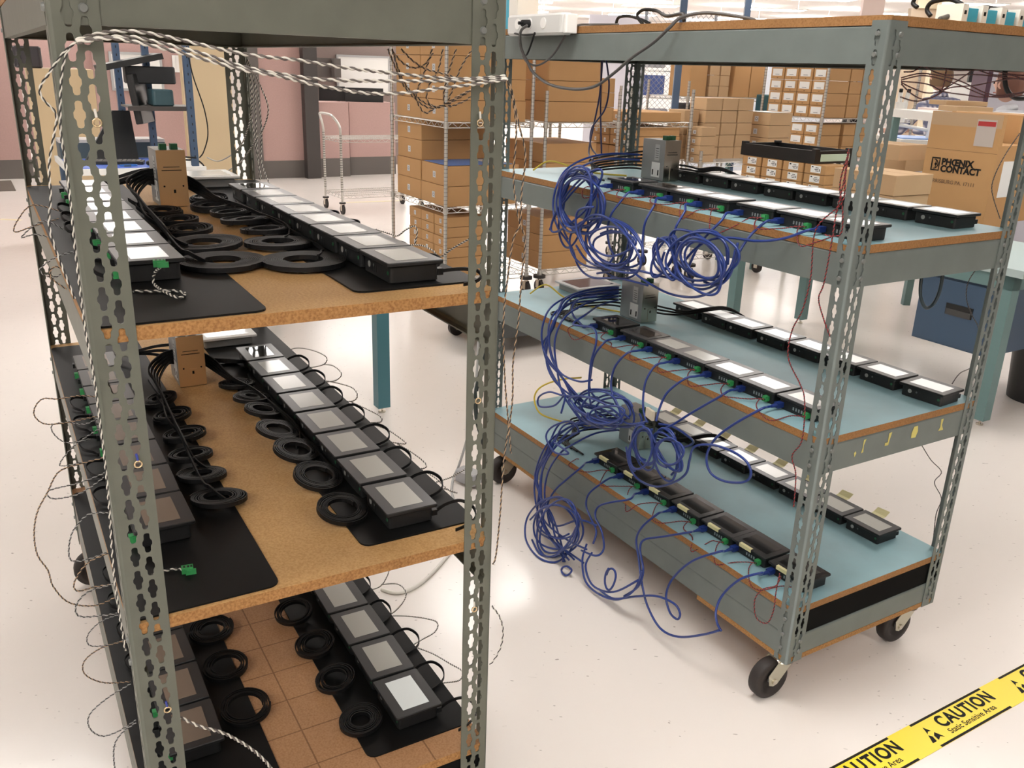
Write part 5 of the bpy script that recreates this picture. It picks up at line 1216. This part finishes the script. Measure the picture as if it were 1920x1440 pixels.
# ---------------------------------------------------------------- behind the right cart: cage, far shelving, people
p = aty(1205, 130, 10.5); r = empty('wire_cage', T(p.x, p.y, 0, RB*.3), 'chain link cage with shelves of small goods behind the right cart', 'cage')
mb = MB(); W_ = .8; z0, z1 = .9, 2.2
for k in range(-14, 13):
    for s in (1, -1):
        x0 = k*.06; pts = []
        xa, xb = (x0, x0+(z1-z0)) if s == 1 else (x0+(z1-z0), x0)
        A, B = Vector((xa, 0 if s == 1 else .004, z0)), Vector((xb, 0 if s == 1 else .004, z1))
        # clip to 0..W_
        d = B-A; t0, t1 = 0, 1
        for lim, sg in ((0, 1), (W_, -1)):
            fa, fb = (A.x-lim)*sg, (B.x-lim)*sg
            if fa < 0 and fb < 0: t0 = 2
            elif fa < 0: t0 = max(t0, fa/(fa-fb))
            elif fb < 0: t1 = min(t1, fa/(fa-fb))
        if t0 < t1: mb.cyl(A+d*t0, A+d*t1, .0035, mat('galvanised mesh', (.3, .32, .35), .4, metal=.6), 4)
for x in (0, W_/2, W_): mb.cyl((x, .01, 0), (x, .01, z1), .018, mat('galvanised mesh', (.3, .32, .35), .4, metal=.6), 8)
mb.build('mesh_front', r)
for k, (x, z, w_, h_, cc) in enumerate(((.06, 1.32, .25, .22, (.1, .15, .4)), (.5, 1.33, .13, .18, (.75, .74, .72)), (.66, 1.33, .1, .16, (.7, .7, .7)), (.45, 1.62, .25, .12, (.5, .42, .42)), (.1, 1.62, .2, .16, (.45, .45, .47)), (.5, 1.08, .1, .15, (.8, .8, .8)), (.65, 1.08, .09, .17, (.6, .6, .62)), (.15, 1.08, .22, .1, (.4, .4, .45)))):
    mb = MB(); mb.rbox(x, x+w_, .12, .3, z, z+h_, mat('cage goods %d' % k, cc, .5), .02, 3); tag(mb.build('container', M=T(p.x, p.y, 0, RB*.3)), ['blue tub low in the cage', 'white bottle pack in the cage', 'smaller white pack in the cage', 'pinkish pack on upper cage shelf', 'grey pack on upper cage shelf', 'white jug at the cage bottom', 'grey jug at the cage bottom', 'grey flat pack at the cage bottom'][k], 'container')
mb = MB()
for z in (1.05, 1.30, 1.59): mb.box(0, W_, .1, .4, z-.012, z-.001, WHITE)
mb.build('cage_shelf', r)
mb = MB(); p2 = aty(1273, 120, 8.4); mb.box(-.03, .03, 0, .05, 0, 2.4, STEELBL); tag(mb.build('rack_upright', M=T(p2.x, p2.y, 0)), 'blue rack upright right of the cage', 'upright')
mb = MB(); p2 = aty(1391, 120, 9.6); mb.box(-.03, .03, 0, .05, 0, 2.4, STEELBL); tag(mb.build('rack_upright', M=T(p2.x, p2.y, 0)), 'blue rack upright left of the white label rack', 'upright')
# far rack with brown boxes between the two uprights
b7, a7, z7 = corner_at(1290, 182, 8.9)
rack(b7, b7+1.1, a7, a7+.6, (.5, z7), 1.5, 'far wire rack between the blue uprights')
stack(b7+.05, a7+.05, z7+.005, .22, .3, .3, 2, 'left end of far rack', None, CARD)
stack(b7+.30, a7+.05, z7+.005, .13, .3, .1, 5, 'middle of far rack', 'side', CARDT, 2, 'b')
stack(b7+.62, a7+.05, z7+.005, .22, .3, .33, 2, 'right end of far rack', None, CARD, 2, 'b')
mb = MB(); q = kp(b7+.1, a7-.05); mb.rbox(0, .3, 0, .2, z7-.25, z7-.06, BLACK, .02); tag(mb.build('equipment_case', M=KM(b7+.05, a7+.05)), 'black case under the far rack shelf', 'case')
mb = MB(); mb.rbox(0, .12, 0, .15, z7-.17, z7-.05, mat('blue violet plastic', (.12, .13, .5), .4), .02); tag(mb.build('storage_bin', M=KM(b7+.62, a7+.05)), 'blue bin under the far rack shelf', 'bin')
mb = MB(); mb.rbox(0, .22, 0, .3, z7-.4, z7+.04, mat('dark teal bin', (.03, .1, .12), .5), .02); tag(mb.build('storage_bin', M=KM(b7+.83, a7-.36)), 'tall dark teal bin beside the right blue upright', 'bin')

# far right: cream wall end, desks, monitor, people
def ywall(px0, px1, Y, z0, z1, m, name, label, cat, dep=.1):
    a_, b_ = aty(px0, 130, Y), aty(px1, 130, Y); mb = MB(); mb.box(0, b_.x-a_.x, 0, dep, z0, z1, m); return tag(mb.build(name, M=T(a_.x, Y, 0)), label, cat)
ywall(1690, 1744, 13.0, 0, 2.5, mat('tan wall', (.60, .48, .36), .7), 'wall_panel', 'tan wall panel right of the near right cart post', 'wall panel')
ywall(1744, 1780, 12.6, 0, 3.0, CREAM, 'wall_panel', 'bright cream column right of the tan wall panel', 'wall panel')
ywall(1700, 1744, 12.95, 2.5, 3.0, CREAM, 'wall_panel', 'cream strip above the tan wall panel', 'wall panel')
ywall(1600, 1640, 14.5, 0, 3.0, mat('pinkish white wall', (.72, .6, .56), .8), 'wall_panel', 'pinkish wall strip behind the white label rack', 'wall panel')
ywall(1860, 2100, 9.2, 0, 2.2, mat('lilac grey panel', (.55, .53, .58), .7), 'wall_panel', 'lilac grey partition with papers at the right edge', 'wall panel')
ywall(1820, 1856, 11.9, 1.58, 1.85, mat('black screen', (.02, .02, .022), .3), 'monitor', 'black monitor beyond the plaid shirted person', 'monitor', .04)
ywall(1790, 1870, 11.85, 0, 1.575, WHITE, 'cabinet', 'white cabinet carrying the black monitor beyond the plaid shirted person', 'cabinet', .5)
ywall(1855, 1864, 8.9, .0, 1.9, mat('dark plum', (.07, .03, .05), .5), 'chair_back', 'dark plum chair back edge beside the lilac partition', 'chair', .3)
ywall(1776, 1860, 9.0, 1.24, 1.32, mat('pink white cover', (.72, .58, .54), .7), 'counter', 'pinkish counter edge in front of the plaid shirted person', 'counter', .5)
ywall(1300, 1560, 16, 0, 2.3, mat('pale blue grey partition', (.5, .52, .56), .8), 'partition_panel', 'pale partition far behind the white label rack', 'partition')
ywall(1100, 1210, 15, 0, 2.4, mat('lilac grey panel', (.55, .53, .58), .7), 'partition_panel', 'lilac grey partition behind the second rack', 'partition')
# wrapped cartons on the counter
for x0, x1, y0, y1, Y, l in ((1775, 1852, 188, 200, 6.9, 'flat wrapped carton behind the printed shipping box, upper'), (1795, 1862, 199, 212, 6.6, 'flat tan carton behind the printed shipping box, lower')):
    a_, b_ = aty(x0, y0, Y), aty(x1, y1, Y); carton(T(a_.x, Y, b_.z), b_.x-a_.x, .3, a_.z-b_.z, l, None, None, CARDT)
a_ = aty(1775, 212, 6.5); mb = MB(); mb.box(0, 1.1, 0, .8, a_.z-.06, a_.z-.001, WHITE)
for x in (.0, 1.05):
    for y in (0, .75): mb.box(x, x+.05, y, y+.05, 0, a_.z-.06, TEALG)
tag(mb.build('side_table', M=T(a_.x-.1, 6.4, 0)), 'side table under the wrapped cartons', 'table')
# desk with blue mat, white microscope
a_ = aty(1690, 262, 7.6); mb = MB(); mb.box(0, .72, 0, .6, a_.z-.12, a_.z-.04, mat('slate desk edge', (.2, .25, .33), .5)); mb.box(0, .72, 0, .6, a_.z-.04, a_.z, WHITE); mb.box(.05, .66, .1, .5, a_.z, a_.z+.01, mat('light blue mat', (.3, .45, .8), .5))
for x in (0, .67): mb.box(x, x+.05, .05, .55, 0, a_.z-.12, TEALG)
tag(mb.build('desk', M=T(a_.x, 7.6, 0)), 'desk with light blue mat beyond the near right post', 'desk')
a_ = aty(1686, 222, 7.8); r = empty('microscope', T(a_.x, a_.y, 0), 'white microscope on a swing arm over the desk', 'microscope')
mb = MB(); mb.cyl((0, 0, a_.z-.03), (0, 0, a_.z+.13), .045, WHITE, 14, .05); mb.cyl((-.02, 0, a_.z+.13), (-.035, -.03, a_.z+.21), .018, WHITE, 10); mb.cyl((.03, 0, a_.z+.13), (.03, -.03, a_.z+.21), .018, WHITE, 10)
mb.cyl((-.035, -.03, a_.z+.21), (-.037, -.035, a_.z+.235), .015, INK, 10); mb.cyl((.03, -.03, a_.z+.21), (.03, -.035, a_.z+.235), .015, INK, 10); mb.build('head', r)
mb = MB(); mb.cyl((0, 0, a_.z-.05), (.28, .02, a_.z-.09), .014, WHITE, 8); mb.cyl((.32, .02, a_.z-.15), (.32, .02, a_.z+.0), .06, WHITE, 14); mb.cyl((.34, -.06, a_.z-.03), (.34, -.085, a_.z-.03), .025, INK, 12); mb.build('arm', r)
mb = MB(); mb.cyl((.32, .02, .9), (.32, .02, a_.z-.14), .02, ZINC, 10); mb.build('stand', r)
a_ = aty(1602, 200, 9.7); mb = MB(); mb.box(0, .12, 0, .02, a_.z, a_.z+.32, mat('bright blue poster', (.03, .3, .75), .5)); mb.box(0, .12, .02, .3, .0, a_.z+.3, INK); tag(mb.build('display_stand', M=T(a_.x, a_.y, 0)), 'bright blue screen behind the near right cart post', 'screen')

def person(M, shirt, hair, label, sleeve=None, lean=.2):
    r = empty('person', M, label, 'person')
    J = {'pelvis': (0, 0, .55), 'waist': (0, .02, .72), 'chest': (0, .02+lean*.35, .95), 'neck': (0, .04+lean*.55, 1.09), 'headb': (0, .06+lean*.6, 1.15),
         'shl': (-.17, .03+lean*.5, 1.04), 'ell': (-.23, .12+lean, .80), 'hal': (-.12, .36+lean, .80), 'shr': (.17, .03+lean*.5, 1.04), 'elr': (.24, .12+lean, .80), 'har': (.12, .36+lean, .80),
         'hipl': (-.1, .02, .52), 'knl': (-.12, .42, .52), 'ftl': (-.12, .42, .08), 'tol': (-.12, .56, .04), 'hipr': (.1, .02, .52), 'knr': (.12, .42, .52), 'ftr': (.12, .42, .08), 'tor': (.12, .56, .04)}
    R = {'pelvis': .15, 'waist': .135, 'chest': .155, 'neck': .055, 'headb': .05, 'shl': .07, 'ell': .045, 'hal': .032, 'shr': .07, 'elr': .045, 'har': .032, 'hipl': .09, 'knl': .065, 'ftl': .045, 'tol': .035, 'hipr': .09, 'knr': .065, 'ftr': .045, 'tor': .035}
    E = [('pelvis', 'waist'), ('waist', 'chest'), ('chest', 'neck'), ('neck', 'headb'), ('chest', 'shl'), ('shl', 'ell'), ('ell', 'hal'), ('chest', 'shr'), ('shr', 'elr'), ('elr', 'har'), ('pelvis', 'hipl'), ('hipl', 'knl'), ('knl', 'ftl'), ('ftl', 'tol'), ('pelvis', 'hipr'), ('hipr', 'knr'), ('knr', 'ftr'), ('ftr', 'tor')]
    K = list(J); me = bpy.data.meshes.new('body'); me.from_pydata([J[k] for k in K], [(K.index(a), K.index(b)) for a, b in E], []); me.update()
    o = bpy.data.objects.new('body', me); C.objects.link(o); o.parent = r
    md = o.modifiers.new('Skin', 'SKIN'); sk = me.skin_vertices[0].data
    for i, k in enumerate(K): sk[i].radius = (R[k], R[k]*(.72 if k in ('pelvis', 'waist', 'chest') else 1)); 
    sk[0].use_root = True
    o.modifiers.new('Sub', 'SUBSURF').levels = 2; o.modifiers['Sub'].render_levels = 2
    me.materials.append(shirt)
    mb = MB(); SK = mat('skin', (.55, .32, .24), .6); h = Vector(J['headb'])+Vector((0, .01, .13)); N, Q = 18, 12; vs = []
    for i in range(Q+1):
        f = math.pi*i/Q
        for k in range(N):
            a = 2*math.pi*k/N; x, y, z = .075*math.sin(f)*math.cos(a), .095*math.sin(f)*math.sin(a), .118*math.cos(f)
            if z < -.03: x *= .86; y *= .92
            if abs(x) < .014 and y > .06 and -.03 < z < .02: y += .016
            vs.append(h+Vector((x, y, z)))
    mb.add(vs, [(i*N+k, i*N+(k+1) % N, (i+1)*N+(k+1) % N, (i+1)*N+k) for i in range(Q) for k in range(N)], SK, True)
    for s in (-1, 1):
        mb.cyl(h+Vector((s*.072, 0, -.005)), h+Vector((s*.084, -.004, -.003)), .026, SK, 10); mb.cyl(h+Vector((s*.03, .088, .012)), h+Vector((s*.03, .093, .012)), .008, INK, 8)
    mb.cyl(h+Vector((-.02, .089, -.055)), h+Vector((.02, .089, -.055)), .005, mat('lips', (.4, .15, .13), .5), 6)
    mb.build('head', r)
    for s, k in ((-1, 'hal'), (1, 'har')):
        mb = MB(); p = Vector(J[k]); mb.rbox(p.x-.035, p.x+.035, p.y-.01, p.y+.075, p.z-.016, p.z+.016, SK, .012)
        for f in range(4): x = p.x-.026+f*.0175; mb.tube([(x, p.y+.07, p.z), (x, p.y+.105, p.z-.004), (x, p.y+.12+.008*(f in (1, 2)), p.z-.025)], .0085, SK, 6)
        mb.tube([(p.x-s*.034, p.y+.01, p.z), (p.x-s*.058, p.y+.04, p.z-.004), (p.x-s*.05, p.y+.07, p.z-.012)], .0095, SK, 6)
        mb.build('hand', r)
    mb = MB(); vs = []; N, Q = 18, 7
    for i in range(Q+1):
        f = math.pi*.72*i/Q
        for k in range(N):
            a = 2*math.pi*k/N; rr = 1.0+.05*math.sin(5*a+i); x, y, z = .088*math.sin(f)*math.cos(a)*rr, .108*math.sin(f)*math.sin(a)*rr-.01, .132*math.cos(f)
            if y > .05 and z < .05: y = .05; z = max(z, .04)
            vs.append(h+Vector((x, y, z)))
    mb.add(vs, [(i*N+k, i*N+(k+1) % N, (i+1)*N+(k+1) % N, (i+1)*N+k) for i in range(Q) for k in range(N)], hair, True); mb.build('hair', r)
def plaid():
    m = bpy.data.materials.new('plaid shirt'); m.use_nodes = True; nt = m.node_tree; b = nt.nodes['Principled BSDF']
    tc = nt.nodes.new('ShaderNodeTexCoord'); w_ = nt.nodes.new('ShaderNodeTexWave'); w_.inputs['Scale'].default_value = 7; w2 = nt.nodes.new('ShaderNodeTexWave'); w2.bands_direction = 'Z'; w2.inputs['Scale'].default_value = 6
    nt.links.new(tc.outputs['Object'], w_.inputs['Vector']); nt.links.new(tc.outputs['Object'], w2.inputs['Vector'])
    mx = nt.nodes.new('ShaderNodeMixRGB'); mx.blend_type = 'MULTIPLY'; mx.inputs['Fac'].default_value = 1; nt.links.new(w_.outputs['Color'], mx.inputs['Color1']); nt.links.new(w2.outputs['Color'], mx.inputs['Color2'])
    r_ = nt.nodes.new('ShaderNodeValToRGB'); r_.color_ramp.elements[0].color = (.13, .14, .22, 1); r_.color_ramp.elements[1].color = (.7, .66, .68, 1); nt.links.new(mx.outputs['Color'], r_.inputs['Fac']); nt.links.new(r_.outputs['Color'], b.inputs['Base Color']); b.inputs['Roughness'].default_value = .9; return m
q = aty(1793, 144, 10.2)
person(T(q.x, q.y, 0, .3) @ Matrix.Scale(q.z/1.28, 4), plaid(), mat('brown hair', (.17, .10, .05), .8), 'person in plaid shirt seated with back turned, working at a desk')
q = aty(1912, 160, 8.0)
person(T(q.x+.12, q.y, 0, .5) @ Matrix.Scale(q.z/1.28, 4), mat('grey coat', (.5, .5, .52), .9), mat('reddish brown hair', (.13, .05, .03), .7), 'person in pale grey coat with reddish hair at right edge')

# ---------------------------------------------------------------- caution tape on the floor
pA, pB = Vector((1.037, 1.860)), Vector((1.367, 2.057)); d = (pB-pA).normalized(); ang = math.atan2(d.y, d.x)
edge0 = onz(1555, 1440); e1 = onz(1920, 1245); lo_ = onz(1700, 1440)
dd = (Vector((e1.x, e1.y))-Vector((edge0.x, edge0.y))).normalized(); ang = math.atan2(dd.y, dd.x); nn = Vector((-dd.y, dd.x))
wid = (Vector((edge0.x, edge0.y))-Vector((lo_.x, lo_.y))).dot(nn)
o0 = Vector((edge0.x, edge0.y))
r = empty('caution_tape', T(o0.x, o0.y, .0005, ang), 'yellow caution tape with black static sensitive area print on the floor', 'floor tape')
mb = MB(); mb.box(-.8, 2.2, -wid, 0, 0, .0006, YEL); mb.build('tape', r)
def tx(px, py): q = onz(px, py); return (Vector((q.x, q.y))-o0).dot(dd)
t1, t2 = tx(1700, 1358), tx(1833, 1290)          # black bars above CAUTION
per = tx(1870, 1272)-tx(1700, 1358)
for k in range(-3, 6):
    x = t1+per*k; Wb = (t2-t1)
    mb = MB(); mb.box(x, x+Wb, -wid*.075, -wid*.005, .0006, .0009, INK); mb.box(x+Wb*.02, x+Wb*1.02, -wid*.995, -wid*.925, .0006, .0009, INK)
    # hand-in-triangle mark
    cx, cy, s = x+Wb*.06, -wid*.47, wid*.25
    mb.add([Vector((cx-s*.2, cy-s*.1, .0009)), Vector((cx+s*.25, cy+s*.9, .0009)), Vector((cx+s*.62, cy+s*.1, .0009)), Vector((cx+s*.2, cy+s*.18, .0009))], [(0, 1, 2, 3)][:0] or [(0, 3, 2, 1)], INK)
    mb.add([Vector((cx-s*.95, cy-s*1.25, .0009)), Vector((cx-s*.3, cy-s*.2, .0009)), Vector((cx-.02*s, cy-s*.55, .0009)), Vector((cx-s*.25, cy-s*1.25, .0009))], [(0, 3, 2, 1)], INK)
    mb.add([Vector((cx+s*.1, cy-s*1.25, .0009)), Vector((cx+s*.25, cy-s*.55, .0009)), Vector((cx+s*.75, cy-s*.2, .0009)), Vector((cx+s*1.2, cy-s*1.25, .0009)), Vector((cx+s*.75, cy-s*.95, .0009))], [(0, 4, 3, 2, 1)], INK)
    mb.build('print', r)
    text3d('CAUTION', wid*.54, Matrix.Translation((x+Wb*.24, -wid*.53, .0009)), INK, r, ext=0, sp=1.15, sx=(Wb*.72)/(wid*.54*4.45*1.05), fat=.04)
    text3d('Static Sensitive Area', wid*.25, Matrix.Translation((x+Wb*.24, -wid*.80, .0009)), INK, r, ext=0, bold=True, sx=(Wb*.76)/(wid*.25*9.6), fat=.012)
